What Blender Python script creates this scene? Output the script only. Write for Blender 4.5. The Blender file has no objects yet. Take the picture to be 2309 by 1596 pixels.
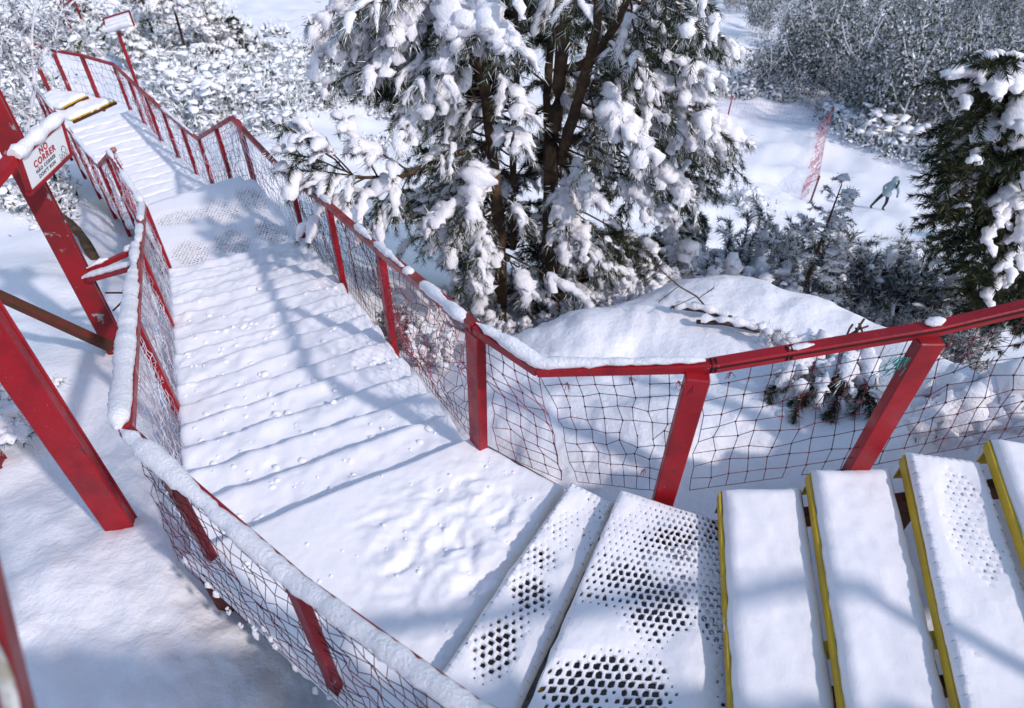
import bpy, bmesh, math, random
import numpy as np
from mathutils import Matrix, Vector
random.seed(7)
RNG = np.random.default_rng(11)
scn = bpy.context.scene
COL = scn.collection
R = math.radians

# ------------------------------------------------------------------ camera
CAMZ = 3.6
PITCH, ROLL, FPX, PW, PH = R(42.92), R(-1.05), 1539.0, 2308.0, 1596.0
_fw = np.array([0, math.cos(PITCH), -math.sin(PITCH)])
_u0 = np.array([0, math.sin(PITCH), math.cos(PITCH)])
_r0 = np.array([1.0, 0, 0])
_rt = math.cos(ROLL)*_r0 - math.sin(ROLL)*_u0
_up = math.sin(ROLL)*_r0 + math.cos(ROLL)*_u0
CPOS = np.array([0, 0, CAMZ])
cam = bpy.data.cameras.new('camera'); camo = bpy.data.objects.new('camera', cam); COL.objects.link(camo)
cam.sensor_width = 36; cam.lens = 36*FPX/PW; cam.clip_start = 0.05; cam.clip_end = 2000
m = Matrix.Identity(4)
for i in range(3):
    m[i][0], m[i][1], m[i][2], m[i][3] = _rt[i], _up[i], -_fw[i], CPOS[i]
camo.matrix_world = m
cam.dof.use_dof = True; cam.dof.focus_distance = 5.2; cam.dof.aperture_fstop = 2.2
scn.camera = camo

# ------------------------------------------------------------------ light
SUN_HEAD, SUN_EL = R(-52), R(40)           # heading the light travels to (0 = +Y, negative = left)
w = bpy.data.worlds.new('World'); scn.world = w; w.use_nodes = True
nt = w.node_tree; bg = nt.nodes['Background']
sky = nt.nodes.new('ShaderNodeTexSky'); sky.sky_type = 'NISHITA'; sky.sun_disc = False
sky.sun_elevation = SUN_EL; sky.altitude = 1000; sky.air_density = 2.0; sky.dust_density = 2.6; sky.ozone_density = 4.0
_to = np.array([-math.sin(SUN_HEAD), -math.cos(SUN_HEAD)])   # towards the sun
sky.sun_rotation = math.atan2(_to[0], _to[1])
nt.links.new(sky.outputs[0], bg.inputs[0]); bg.inputs[1].default_value = 0.15
sl = bpy.data.lights.new('sun', 'SUN'); sl.energy = 2.3; sl.angle = R(2.0); sl.color = (1.0, 0.94, 0.91)
so = bpy.data.objects.new('sun', sl); COL.objects.link(so)
_d = Vector((math.sin(SUN_HEAD)*math.cos(SUN_EL), math.cos(SUN_HEAD)*math.cos(SUN_EL), -math.sin(SUN_EL)))
so.rotation_euler = _d.to_track_quat('-Z', 'Y').to_euler(); so.location = (6, -8, 12)
scn.view_settings.view_transform = 'Standard'; scn.view_settings.look = 'None'
scn.view_settings.exposure = 0.13; scn.view_settings.gamma = 1.0; scn.view_settings.use_curve_mapping = False

# ------------------------------------------------------------------ helpers
def ray(x, y):
    return _fw + _rt*(x-PW/2)/FPX + _up*(PH/2-y)/FPX
def atz(x, y, z):
    v = ray(x, y); return CPOS + v*((z-CAMZ)/v[2])
def aty(x, y, Y):
    v = ray(x, y); return CPOS + v*(Y/v[1])
def online(px, a, b):
    v = ray(*px); a = np.array(a, float)[:2]; b = np.array(b, float)[:2]; d = b-a; n = np.array([-d[1], d[0]])
    return CPOS + v*((n@a)/(n@v[:2]))
def V(*a): return np.array(a, float)
def nrm(v):
    v = np.asarray(v, float); return v/(np.linalg.norm(v, axis=-1, keepdims=True)+1e-12)

_perm = np.random.default_rng(3).random((64, 64, 64)).astype(np.float32)
def vnoise(P):
    P = np.asarray(P, float); i = np.floor(P).astype(int); f = P-i; f = f*f*(3-2*f)
    i &= 63; j = (i+1) & 63
    x0, y0, z0 = i[..., 0], i[..., 1], i[..., 2]; x1, y1, z1 = j[..., 0], j[..., 1], j[..., 2]
    fx, fy, fz = f[..., 0], f[..., 1], f[..., 2]; p = _perm
    a = p[x0, y0, z0]*(1-fx)+p[x1, y0, z0]*fx; b = p[x0, y1, z0]*(1-fx)+p[x1, y1, z0]*fx
    c = p[x0, y0, z1]*(1-fx)+p[x1, y0, z1]*fx; d = p[x0, y1, z1]*(1-fx)+p[x1, y1, z1]*fx
    return ((a*(1-fy)+b*fy)*(1-fz)+(c*(1-fy)+d*fy)*fz)*2-1
def fbm(P, oct=4, gain=.5):
    P = np.asarray(P, float); s = 0; a = 1
    for k in range(oct):
        s = s+a*vnoise(P+17.3*k); P = P*2.03; a *= gain
    return s
def fbm2(x, y, sc, oct=4, off=0., gain=.5):
    return fbm(np.stack([x*sc+off, y*sc-off, np.zeros_like(x)+off*.7+.5], -1), oct, gain)

class MB:
    """collects geometry, builds one mesh object"""
    def __init__(s): s.v = []; s.f = []; s.n = 0; s.c = []; s.mi = []; s.hascol = False
    def add(s, v, f, col=None, mi=0):
        v = np.asarray(v, float).reshape(-1, 3)
        s.v.append(v); s.f.append((np.asarray(f, np.int64)+s.n)); s.mi.append((len(f), mi)); s.n += len(v)
        if col is not None:
            s.hascol = True
            c = np.ones((len(v), 4)); c[:, :3] = col; s.c.append(c)
        else: s.c.append(np.ones((len(v), 4)))
        return s
    def box(s, c, size, rot=None, mi=0, bev=0.0):
        hx, hy, hz = np.array(size)/2
        if bev <= 0:
            p = np.array([[x, y, z] for z in (-hz, hz) for y in (-hy, hy) for x in (-hx, hx)])
            f = [[0, 2, 3, 1], [4, 5, 7, 6], [0, 1, 5, 4], [2, 6, 7, 3], [0, 4, 6, 2], [1, 3, 7, 5]]
        else:
            p = []; b = bev
            for z, k in ((-hz, b), (-hz+b, 0), (hz-b, 0), (hz, b)):
                X, Y = hx-k, hy-k
                p += [[X-b, Y, z], [-X+b, Y, z], [-X, Y-b, z], [-X, -Y+b, z], [-X+b, -Y, z], [X-b, -Y, z], [X, -Y+b, z], [X, Y-b, z]]
            p = np.array(p); f = []
            for r_ in range(3):
                for q in range(8):
                    a = r_*8+q; bb = r_*8+(q+1) % 8; f.append([a, bb, bb+8, a+8])
            for q in ((0, 1, 2, 3), (0, 3, 4, 7), (4, 5, 6, 7)):
                f.append([24+i for i in q]); f.append([i for i in q][::-1])
        if rot is not None: p = p@np.array(rot).T
        return s.add(p+np.asarray(c, float), f, mi=mi)
    def bar(s, a, b, wd, hg, side=None, bev=0.0, mi=0):
        """box beam from a to b; wd along horizontal side, hg along the other"""
        a = np.asarray(a, float); b = np.asarray(b, float); d = nrm(b-a)
        if side is None:
            side = np.cross(d, V(0, 0, 1)) if abs(d[2]) < .95 else V(1, 0, 0)
        sd = nrm(side-d*(np.asarray(side)@d)); up = np.cross(sd, d)
        return s.box((a+b)/2, (np.linalg.norm(b-a), wd, hg), np.stack([d, sd, up], 1), mi=mi, bev=bev)
    def tube(s, P, r, sides=8, squash=1.0, col=None, cap=True, noise=0, nsc=6., mi=0, up=None):
        P = np.asarray(P, float); n = len(P); r = np.broadcast_to(np.asarray(r, float), (n,))
        T = np.gradient(P, axis=0); T = nrm(T)
        ref = V(0, 0, 1) if up is None else up
        S = np.cross(T, ref); bad = np.linalg.norm(S, axis=1) < .05
        S[bad] = np.cross(T[bad], V(1, .3, 0)); S = nrm(S); U = np.cross(S, T)
        a = np.linspace(0, 2*np.pi, sides, endpoint=False)
        dirs = (np.cos(a)[None, :, None]*S[:, None]+np.sin(a)[None, :, None]*U[:, None]*squash)
        v = P[:, None]+dirs*r[:, None, None]
        if noise:
            v = v+dirs*(noise*fbm(v*nsc, 3))[..., None]
        v = v.reshape(-1, 3)
        i = np.arange(n-1)[:, None]*sides; q = np.arange(sides)[None]; q2 = (q+1) % sides
        f = np.stack([i+q, i+q2, i+sides+q2, i+sides+q], -1).reshape(-1, 4)
        s.add(v, f, col, mi)
        if cap:
            k = s.n-len(v)
            for base, rev in ((0, True), ((n-1)*sides, False)):
                idx = list(range(base, base+sides))
                if rev: idx = idx[::-1]
                c = v[idx].mean(0)
                fan = [[len(v), 0, 0]]
                s.add(np.vstack([v[idx], c]), [[j, (j+1) % sides, sides] for j in range(sides)], col, mi)
        return s
    def build(s, name, mat, parent=None, smooth=False, loc=None):
        me = bpy.data.meshes.new(name)
        v = np.concatenate(s.v) if s.v else np.zeros((0, 3))
        nf = sum(len(f) for f in s.f)
        ls = np.concatenate([np.full(len(f), f.shape[1]) for f in s.f]); li = np.concatenate([f.reshape(-1) for f in s.f])
        me.vertices.add(len(v)); me.vertices.foreach_set('co', v.astype(np.float32).ravel())
        me.loops.add(len(li)); me.loops.foreach_set('vertex_index', li.astype(np.int32))
        me.polygons.add(nf); me.polygons.foreach_set('loop_start', (np.cumsum(ls)-ls).astype(np.int32))
        mi = np.concatenate([np.full(n, i) for n, i in s.mi])
        mats = mat if isinstance(mat, (list, tuple)) else [mat]
        for mm in mats: me.materials.append(mm)
        if len(mats) > 1: me.polygons.foreach_set('material_index', mi.astype(np.int32))
        me.polygons.foreach_set('use_smooth', np.full(nf, bool(smooth)))
        if s.hascol:
            at = me.color_attributes.new('Col', 'FLOAT_COLOR', 'POINT'); at.data.foreach_set('color', np.concatenate(s.c).astype(np.float32).ravel())
        me.update(calc_edges=True); me.validate()
        o = bpy.data.objects.new(name, me); COL.objects.link(o)
        if parent is not None:
            o.parent = parent; o.location = -Vector(parent.location) if parent.type == 'EMPTY' else (0, 0, 0)
        return o
def empty(name, loc, label=None, cat=None, group=None):
    o = bpy.data.objects.new(name, None); COL.objects.link(o); o.location = tuple(loc); o.empty_display_size = .2
    tag(o, label, cat, group); return o
def tag(o, label=None, cat=None, group=None, kind=None):
    if label: o['label'] = label
    if cat: o['category'] = cat
    if group: o['group'] = group
    if kind: o['kind'] = kind
    return o

# ------------------------------------------------------------------ materials
def mat(name, col=(.8, .8, .8), rough=.6, spec=.3, bump=None, metal=0., attr=None, var=None, flake=None, sss=0., specks=None, rvar=None):
    m = bpy.data.materials.new(name); m.use_nodes = True; nt = m.node_tree; b = nt.nodes['Principled BSDF']
    b.inputs['Base Color'].default_value = (*col, 1); b.inputs['Roughness'].default_value = rough
    b.inputs['Specular IOR Level'].default_value = spec; b.inputs['Metallic'].default_value = metal
    if sss:
        b.inputs['Subsurface Weight'].default_value = sss; b.inputs['Subsurface Radius'].default_value = (.02, .03, .04); b.inputs['Subsurface Scale'].default_value = 1.0
    tc = nt.nodes.new('ShaderNodeTexCoord')
    def noise(sc, det=4, ro=.6):
        n = nt.nodes.new('ShaderNodeTexNoise'); n.inputs['Scale'].default_value = sc; n.inputs['Detail'].default_value = det; n.inputs['Roughness'].default_value = ro
        nt.links.new(tc.outputs['Object'], n.inputs['Vector']); return n
    out = None
    if attr:
        a = nt.nodes.new('ShaderNodeAttribute'); a.attribute_name = attr; out = a.outputs['Color']
    if var:                                  # (colour2, scale, lo, hi)
        n = noise(var[1]); r_ = nt.nodes.new('ShaderNodeValToRGB')
        r_.color_ramp.elements[0].position = var[2]; r_.color_ramp.elements[1].position = var[3]
        nt.links.new(n.outputs['Fac'], r_.inputs['Fac'])
        mx = nt.nodes.new('ShaderNodeMixRGB'); mx.inputs[1].default_value = (*col, 1); mx.inputs[2].default_value = (*var[0], 1)
        if out: nt.links.new(out, mx.inputs[1])
        nt.links.new(r_.outputs['Color'], mx.inputs['Fac']); out = mx.outputs[0]
    if flake:
        n = noise(flake[1], 6, .65); r_ = nt.nodes.new('ShaderNodeValToRGB')
        r_.color_ramp.elements[0].position = flake[2]; r_.color_ramp.elements[1].position = flake[2]+.02
        nt.links.new(n.outputs['Fac'], r_.inputs['Fac'])
        mx = nt.nodes.new('ShaderNodeMixRGB'); mx.inputs[2].default_value = (*flake[0], 1)
        if out: nt.links.new(out, mx.inputs[1])
        else: mx.inputs[1].default_value = (*col, 1)
        nt.links.new(r_.outputs['Color'], mx.inputs['Fac']); out = mx.outputs[0]
    if specks:
        n = noise(specks[1], 3, .7); r_ = nt.nodes.new('ShaderNodeValToRGB')
        r_.color_ramp.elements[0].position = specks[2]; r_.color_ramp.elements[1].position = specks[2]+.05
        nt.links.new(n.outputs['Fac'], r_.inputs['Fac']); mx = nt.nodes.new('ShaderNodeMixRGB'); mx.inputs[2].default_value = (*specks[0], 1); nt.links.new(out, mx.inputs[1])
        nt.links.new(r_.outputs['Color'], mx.inputs['Fac']); out = mx.outputs[0]
    if rvar:
        n = noise(rvar[0], 4, .6); mr = nt.nodes.new('ShaderNodeMapRange'); mr.inputs['To Min'].default_value = rvar[1]; mr.inputs['To Max'].default_value = rvar[2]; mr.inputs['From Min'].default_value = .3; mr.inputs['From Max'].default_value = .7
        nt.links.new(n.outputs['Fac'], mr.inputs['Value']); nt.links.new(mr.outputs[0], b.inputs['Roughness'])
    if out: nt.links.new(out, b.inputs['Base Color'])
    if bump:                                 # list of (scale, distance)
        prev = None
        for sc, di in bump:
            n = noise(sc, 5, .6); bp = nt.nodes.new('ShaderNodeBump'); bp.inputs['Distance'].default_value = di; bp.inputs['Strength'].default_value = 1.0
            nt.links.new(n.outputs['Fac'], bp.inputs['Height'])
            if prev: nt.links.new(prev, bp.inputs['Normal'])
            prev = bp.outputs['Normal']
        nt.links.new(prev, b.inputs['Normal'])
    return m
SNOWC = (.91, .875, .92)
M = dict(
    snow=mat('snow', SNOWC, .75, .15, bump=[(14, .004), (70, .0015), (260, .0006)]),
    snow_ground=mat('snow_ground', SNOWC, .75, .15, bump=[(3.5, .02), (14, .007), (60, .003)]),
    snow_far=mat('snow_far', SNOWC, .8, .1, bump=[(1.2, .05), (9, .02)]),
    snow_tree=mat('snow_tree', SNOWC, .8, .12, bump=[(45, .012), (160, .005)]),
    red=mat('red_paint', (.33, .008, .015), .42, .35, bump=[(30, .0015), (6, .004)], var=((.22, .006, .012), 3.5, .42, .62), flake=((.10, .03, .03), 11, .66), specks=((.55, .45, .47), 85, .70), rvar=(5, .25, .65)),
    red_old=mat('red_paint_weathered', (.28, .008, .014), .46, .35, bump=[(25, .002)], var=((.15, .012, .014), 2.5, .4, .65), flake=((.27, .27, .28), 6, .62), specks=((.10, .02, .02), 30, .66), rvar=(4, .3, .7)),
    rust=mat('rusty_steel', (.13, .03, .022), .8, .2, bump=[(40, .003)], var=((.07, .035, .02), 6, .4, .6)),
    yellow=mat('yellow_paint', (.62, .42, .015), .5, .4, bump=[(40, .001)], var=((.5, .32, .02), 5, .4, .65), flake=((.16, .06, .02), 7, .70)),
    steel=mat('galvanised_steel', (.25, .26, .28), .5, .5, metal=.6),
    steel_dark=mat('dark_steel', (.06, .05, .055), .6, .3, bump=[(30, .002)]),
    net=mat('net_cord_dark', (.17, .03, .042), .8, .1, var=((.05, .016, .022), 4, .4, .6)),
    net_pink=mat('net_cord_faded', (.34, .06, .085), .8, .1, var=((.14, .03, .04), 3, .4, .6)),
    net_frost=mat('net_cord_frosted', (.36, .27, .32), .85, .1, var=((.72, .72, .78), 3, .42, .6)),
    net_orange=mat('piste_net', (.55, .22, .26), .8, .1),
    cord=mat('black_cord', (.012, .01, .012), .7, .2),
    bark=mat('bark', (.055, .038, .028), .9, .1, bump=[(18, .02), (60, .008)], var=((.12, .075, .045), 7, .42, .62)),
    bark_warm=mat('bark_warm', (.13, .075, .042), .9, .1, bump=[(18, .02), (60, .008)], var=((.06, .04, .03), 7, .4, .6)),
    twig=mat('twig', (.07, .045, .03), .9, .1),
    needles=mat('needles', (.05, .07, .03), .6, .25, attr='Col'),
    frost=mat('frosted_twigs', (.6, .6, .65), .8, .1, attr='Col'),
    sign=mat('sign_white', (.82, .83, .86), .4, .4),
    ink_red=mat('sign_ink_red', (.45, .03, .05), .5, .3),
    ink_dark=mat('sign_ink_grey', (.10, .10, .13), .5, .3),
    rope=mat('frosted_rope', (.33, .30, .25), .9, .1, bump=[(120, .004)], var=((.7, .7, .74), 9, .5, .62)),
    jacket=mat('pale_blue_jacket', (.26, .34, .37), .7, .2, bump=[(14, .02)]),
    pink=mat('pink_jacket', (.75, .03, .16), .7, .2, bump=[(14, .02)]),
    trousers=mat('dark_trousers', (.035, .032, .045), .8, .2),
    skin=mat('skin', (.5, .3, .22), .6, .3),
    hair=mat('dark_hair', (.012, .009, .008), .6, .3),
    straw=mat('dry_grass', (.22, .16, .07), .9, .1),
    teal=mat('teal_twine', (.02, .30, .26), .8, .1),
)

# ------------------------------------------------------------------ terrain
CP = np.array([
 (-2.7,2.6,-.6),(-4.2,5.3,-1.5),(-4.6,3.7,-1.25),(-1.9,1.3,-.4),(-2.8,1.7,-.45),(0,.5,-.55),(2,1,-.75),(4,1,-.7),(1,2.2,-.85),
 (-.15,3.35,-.95),*[tuple(aty(*q)) for q in ((1180,765,5.2),(1300,708,5.5),(1450,692,6.0),(1620,650,6.6),(1250,860,4.3),(1400,975,3.55),(1500,880,4.2),(1620,950,3.6),(1750,880,4.1),(1180,930,3.9))],(.6,2.95,-.75),(1.5,2.9,-.75),(2.3,2.85,-.6),(.3,6.9,-2.6),(-1.2,6.2,-2.05),(-2.5,8.2,-2.75),(-3.9,10.8,-3.5),
 (-2,4,-1.15),(-3.6,7.2,-2.4),(-5.2,9.6,-3.2),(-3.4,4.6,-1.35),(-5,7,-2.25),(-6.9,8,-2.4),(-8,9.5,-2.9),(-6.4,10.5,-3.5),
 *[tuple(aty(*q)) for q in ((1950,905,4.1),(2060,960,3.25),(2150,955,3.1),(2280,965,2.95),(2200,880,3.7),(2290,890,3.55),(2290,872,3.75),(2150,800,4.5),(2040,755,5.3),(1900,722,6.0))],(2.9,7.6,-2.5),(2.0,7.9,-2.9),(.55,8.2,-3.3),(-.2,7.8,-3.1),
 (5.2,5.6,-2.4),(4.6,4.6,-1.6),(5.6,7.6,-3.6),(4.5,9.5,-4.9),(3,10,-4.7),(6.5,5.4,-2.2),(1,11,-4.8),(-2,12,-4.4),(8,8,-4.6),(7,13,-6.9),(5,22,-9.6),(2,30,-11.2),(0,50,-15.4),
 (11.7,20,-10.45),(15.6,23,-11.3),(16.3,20,-10.3),(17.1,28.2,-12.9),(12,28,-12.4),(18,38,-14.9),(27,38,-15),(14.2,46,-16),(19,55,-17.2),(20.4,68,-18.8),(33,62,-18.5),(54,80,-20.4),(50,100,-23.6),(2,100,-24.6),
 (-6.3,16,-4.9),(-7.9,19,-5.7),(-9.6,27,-7.5),(-11.8,27,-7.5),(-14.6,45,-12),(-28,75,-19.3),(-34,100,-25),(-21,40,-9.5),(-14.7,30,-7.9),(-26.4,40,-9.5),(-18,24,-6.8),(-10,20,-6.5),(-13.5,22,-6.9),(-8.4,14,-4.6),(-9.6,12,-3.6),
 (0,-6,1.5),(10,-5,0),(-10,-4,1.5),(0,-40,14),(60,-40,8),(-60,-40,18),(-60,30,-2),(80,30,-14),(-90,90,-16),(110,150,-32),(0,200,-46),(-110,170,-34),(0,400,-80),(250,250,-60),(-250,250,-40),(0,-300,80),(300,0,-20),(-300,0,40)])
def _phi(a, b):
    return np.sqrt(((a[:, None, :2]-b[None, :, :2])**2).sum(-1)+.7)
_A = _phi(CP, CP); _n = len(CP); _Pm = np.c_[np.ones(_n), CP[:, :2]]
_K = np.zeros((_n+3, _n+3)); _K[:_n, :_n] = _A+np.eye(_n)*-.02; _K[:_n, _n:] = _Pm; _K[_n:, :_n] = _Pm.T
_W = np.linalg.solve(_K, np.r_[CP[:, 2], 0, 0, 0])
def gbase(x, y):
    x = np.asarray(x, float); y = np.asarray(y, float); sh = x.shape; q = np.c_[x.ravel(), y.ravel()]; out = np.empty(len(q))
    for k in range(0, len(q), 20000):
        b = q[k:k+20000]; out[k:k+20000] = _phi(b, CP)@_W[:_n]+np.c_[np.ones(len(b)), b]@_W[_n:]
    return out.reshape(sh)
def ground(x, y):
    x = np.asarray(x, float); y = np.asarray(y, float); r_ = np.hypot(x, y)
    z = gbase(x, y)
    z = z+.16*fbm2(x, y, .45, 3, 2.)*np.clip(r_/6, .5, 1.6)+.05*fbm2(x, y, 1.7, 3, 9.)
    nb = np.clip(1.5-r_/10, 0, 1); pk = fbm2(x, y, 2.6, 3, 14.); z = z+nb*(.022*fbm2(x, y, 7, 3, 4.)-.04*np.clip(pk-.35, 0, 1)+.03*np.clip(-pk-.3, 0, 1))+.5*fbm2(x, y, .08, 3, 5.)*np.clip((r_-16)/30, 0, 1)
    return z
def gz(x, y): return float(ground(np.array([x]), np.array([y]))[0])

ang = np.r_[np.arange(-180, -62, 4.), np.linspace(-62, 58, 340), np.arange(61, 180, 4.)]
rad = np.exp(np.linspace(math.log(.25), math.log(420), 380))
A_, R_ = np.meshgrid(np.radians(ang), rad)
X = np.sin(A_)*R_; Y = np.cos(A_)*R_; Z = ground(X, Y)
nr, na = A_.shape
idx = np.arange(nr*na).reshape(nr, na)
f = np.stack([idx[:-1, :], np.roll(idx, -1, 1)[:-1, :], np.roll(idx, -1, 1)[1:, :], idx[1:, :]], -1).reshape(-1, 4)
g = MB().add(np.stack([X, Y, Z], -1), f)
go = g.build('snowy_ground', M['snow_ground'], smooth=True)
tag(go, kind='structure')

# ------------------------------------------------------------------ shared builders
def segs(mb, A, B, r, sides=3, col=None):
    """many straight thin rods at once"""
    A = np.asarray(A, float).reshape(-1, 3); B = np.asarray(B, float).reshape(-1, 3); n = len(A)
    if n == 0: return
    T = nrm(B-A); S = np.cross(T, V(.21, .33, .92)); S = nrm(S); U = np.cross(S, T)
    a = np.linspace(0, 2*np.pi, sides, endpoint=False)
    rr = np.broadcast_to(np.asarray(r, float), (n,))
    d = (np.cos(a)[None, :, None]*S[:, None]+np.sin(a)[None, :, None]*U[:, None])*rr[:, None, None]
    v = np.concatenate([A[:, None]+d, B[:, None]+d], 1).reshape(-1, 3)
    k = np.arange(n)[:, None]*2*sides; q = np.arange(sides)[None]; q2 = (q+1) % sides
    f = np.stack([k+q, k+q2, k+sides+q2, k+sides+q], -1).reshape(-1, 4)
    if col is not None: col = np.repeat(np.asarray(col).reshape(-1, 3), 2*sides, 0) if np.ndim(col) > 1 else col
    mb.add(v, f, col)
def poly_at(P, t):
    P = np.asarray(P, float); d = np.r_[0, np.cumsum(np.linalg.norm(np.diff(P, axis=0), axis=1))]; s = np.asarray(t)*d[-1]
    return np.stack([np.interp(s, d, P[:, k]) for k in range(3)], -1)
def plen(P): return float(np.linalg.norm(np.diff(np.asarray(P, float), axis=0), axis=1).sum())
def bil(c, u, v):
    c = [np.asarray(q, float) for q in c]; u = np.asarray(u)[..., None]; v = np.asarray(v)[..., None]
    return c[0]*(1-u)*(1-v)+c[1]*u*(1-v)+c[2]*u*v+c[3]*(1-u)*v
def snow_slab(mb, c, z, th, du=.035, seed=0., lump=.012, edge=.05, jag=.012, over=0.0, hf=None, drop=.03):
    """snow on a quadrilateral plan c (4 xy corners), its top near z, resting on z-th"""
    c = [np.asarray(q, float)[:2] for q in c]
    U = (np.linalg.norm(c[1]-c[0])+np.linalg.norm(c[2]-c[3]))/2; Vv = (np.linalg.norm(c[3]-c[0])+np.linalg.norm(c[2]-c[1]))/2
    nu = max(4, int(U/du)); nv = max(4, int(Vv/du))
    # rounded distribution: extra rows near the rim
    def dist(n, L):
        t = np.linspace(0, 1, n+1); e = min(.25, edge/L)
        return np.unique(np.r_[t, e*.04, e*.15, e*.4, 1-e*.04, 1-e*.15, 1-e*.4])
    uu, vv = np.meshgrid(dist(nu, U), dist(nv, Vv)); p = bil(c, uu, vv)
    du_ = np.minimum(uu, 1-uu)*U; dv_ = np.minimum(vv, 1-vv)*Vv; dd = np.minimum(du_, dv_)
    k = np.clip(dd/edge, 0, 1); prof = np.sqrt(1-(1-k)**2)
    x, y = p[..., 0], p[..., 1]
    cen = np.mean(c, 0); out = p-cen; out = out/(np.linalg.norm(out, axis=-1, keepdims=True)+1e-9)
    jn = jag*fbm2(x, y, 9, 3, seed)*(1-k)**1.0+over*(1-k)
    p = p+out*jn[..., None]; x, y = p[..., 0], p[..., 1]
    h = th+lump*fbm2(x, y, 5, 4, seed+1, .55)+lump*.4*fbm2(x, y, 22, 2, seed+2)
    if hf is not None: h = h+hf(x, y)
    zz = z-th+np.maximum(h, .006)*prof-drop*(1-prof)
    v = np.stack([x, y, zz], -1); n0, n1 = uu.shape; ix = np.arange(n0*n1).reshape(n0, n1)
    f = np.stack([ix[:-1, :-1], ix[:-1, 1:], ix[1:, 1:], ix[1:, :-1]], -1).reshape(-1, 4)
    # skirt
    per = np.r_[ix[0, :], ix[1:, -1], ix[-1, -2::-1], ix[-2:0:-1, 0]]
    vb = v.reshape(-1, 3)[per].copy(); vb[:, 2] -= .012
    vb[:, :2] = cen+(vb[:, :2]-cen)*.992
    m_ = len(per); q = np.arange(m_); q2 = (q+1) % m_
    f2 = np.stack([per[q], n0*n1+q, n0*n1+q2, per[q2]], -1)
    mb.add(np.concatenate([v.reshape(-1, 3), vb]), np.concatenate([f, f2]))
def perforated(mb, c, z, pitch, hole, thick, wall=.02, lump=0.):
    """sheet of staggered cells; hole(u,v)->radius fraction (0 = closed), thick(u,v)->height above z"""
    c = [np.asarray(q, float)[:2] for q in c]
    U = (np.linalg.norm(c[1]-c[0])+np.linalg.norm(c[2]-c[3]))/2; Vv = (np.linalg.norm(c[3]-c[0])+np.linalg.norm(c[2]-c[1]))/2
    nu = max(2, int(round(U/pitch))); nv = max(2, int(round(Vv/(pitch*.87)))); pu, pv = U/nu, Vv/nv
    L = []
    for j in range(nv):
        off = .5*pu*(j % 2)
        for i in range(nu+(j % 2)):
            L.append((i*pu-off, j*pv))
    L = np.array(L); x0 = np.clip(L[:, 0], 0, U); x1 = np.clip(L[:, 0]+pu, 0, U); xm = (x0+x1)/2; y0 = L[:, 1]; y1 = y0+pv; ym = (y0+y1)/2
    n = len(L)
    O = np.stack([np.stack([x0, y0], 1), np.stack([xm, y0], 1), np.stack([x1, y0], 1), np.stack([x1, y1], 1), np.stack([xm, y1], 1), np.stack([x0, y1], 1)], 1)
    ctr = np.stack([xm, ym], 1)
    h = hole(xm/U, ym/Vv, bil(c, xm/U, ym/Vv)); full = (x1-x0) > .9*pu; h = np.where(full, h, 0)
    closed = h < .12; rr = np.where(closed, .35, np.clip(h, .12, 1))*pitch*.45
    d = O-ctr[:, None]; dn = d/(np.linalg.norm(d, axis=2, keepdims=True)+1e-9)
    jit = 1+.16*RNG.standard_normal((n, 6)); I = ctr[:, None]+dn*(rr[:, None]*jit)[..., None]
    def lift(q, zz):
        uv = q/np.array([U, Vv]); p = bil(c, uv[..., 0], uv[..., 1]); return np.concatenate([p, zz[..., None]], -1)
    def T(q):
        uv = q/np.array([U, Vv]); p = bil(c, uv[..., 0], uv[..., 1]); return thick(uv[..., 0], uv[..., 1], p)
    tO = T(O); tI = T(I); tI = np.where(closed[:, None], tI, tI*.85)
    vO = lift(O, z+tO); vI = lift(I, z+tI); vW = lift(ctr[:, None]+(I-ctr[:, None])*.93, np.broadcast_to(z-wall, (n, 6)))
    vC = lift(ctr, z+np.where(closed, T(ctr), 0))
    vJ = vI.copy(); vJ[..., 2] -= .001
    v = np.concatenate([vO, vI, vW, vC[:, None], vJ], 1).reshape(-1, 3)
    k = np.arange(n)*25; q = np.arange(6); q2 = (q+1) % 6
    f1 = np.stack([k[:, None]+q, k[:, None]+q2, k[:, None]+6+q2, k[:, None]+6+q], -1).reshape(-1, 4)
    ko = k[~closed]; f2 = np.stack([ko[:, None]+19+q, ko[:, None]+19+q2, ko[:, None]+12+q2, ko[:, None]+12+q], -1).reshape(-1, 4)
    kc = k[closed]; f3 = np.stack([kc[:, None]+6+q, kc[:, None]+6+q2, (kc+18)[:, None]+0*q, ], -1).reshape(-1, 3)
    b0 = mb.n; mb.add(v, np.concatenate([f1, f2]))
    if len(f3): mb.add(np.zeros((0, 3)), f3-mb.n+b0)
    # rim
    m_ = 60; t = np.linspace(0, 1, m_, endpoint=False)
    per = np.concatenate([np.stack([t, 0*t], 1), np.stack([0*t+1, t], 1), np.stack([1-t, 0*t+1], 1), np.stack([0*t, 1-t], 1)])
    pp = bil(c, per[:, 0], per[:, 1]); hz = thick(per[:, 0], per[:, 1], pp)
    cen = np.mean(c, 0); po = pp+nrm(pp-cen)*.012*(1+.6*fbm2(pp[:, 0], pp[:, 1], 14, 2, 3.))[:, None]*(1 if lump else .1)
    top = np.c_[pp, z+hz]; mid = np.c_[po, z+hz*.45-.006]; bot = np.c_[pp+(cen-pp)*.01, np.full(len(pp), z-wall)]
    N = len(per); q = np.arange(N); q2 = (q+1) % N
    mb.add(np.concatenate([top, mid, bot]), np.concatenate([np.stack([q, q+N, q2+N, q2], -1), np.stack([q+N, q+2*N, q2+2*N, q2+N], -1)]))

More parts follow.
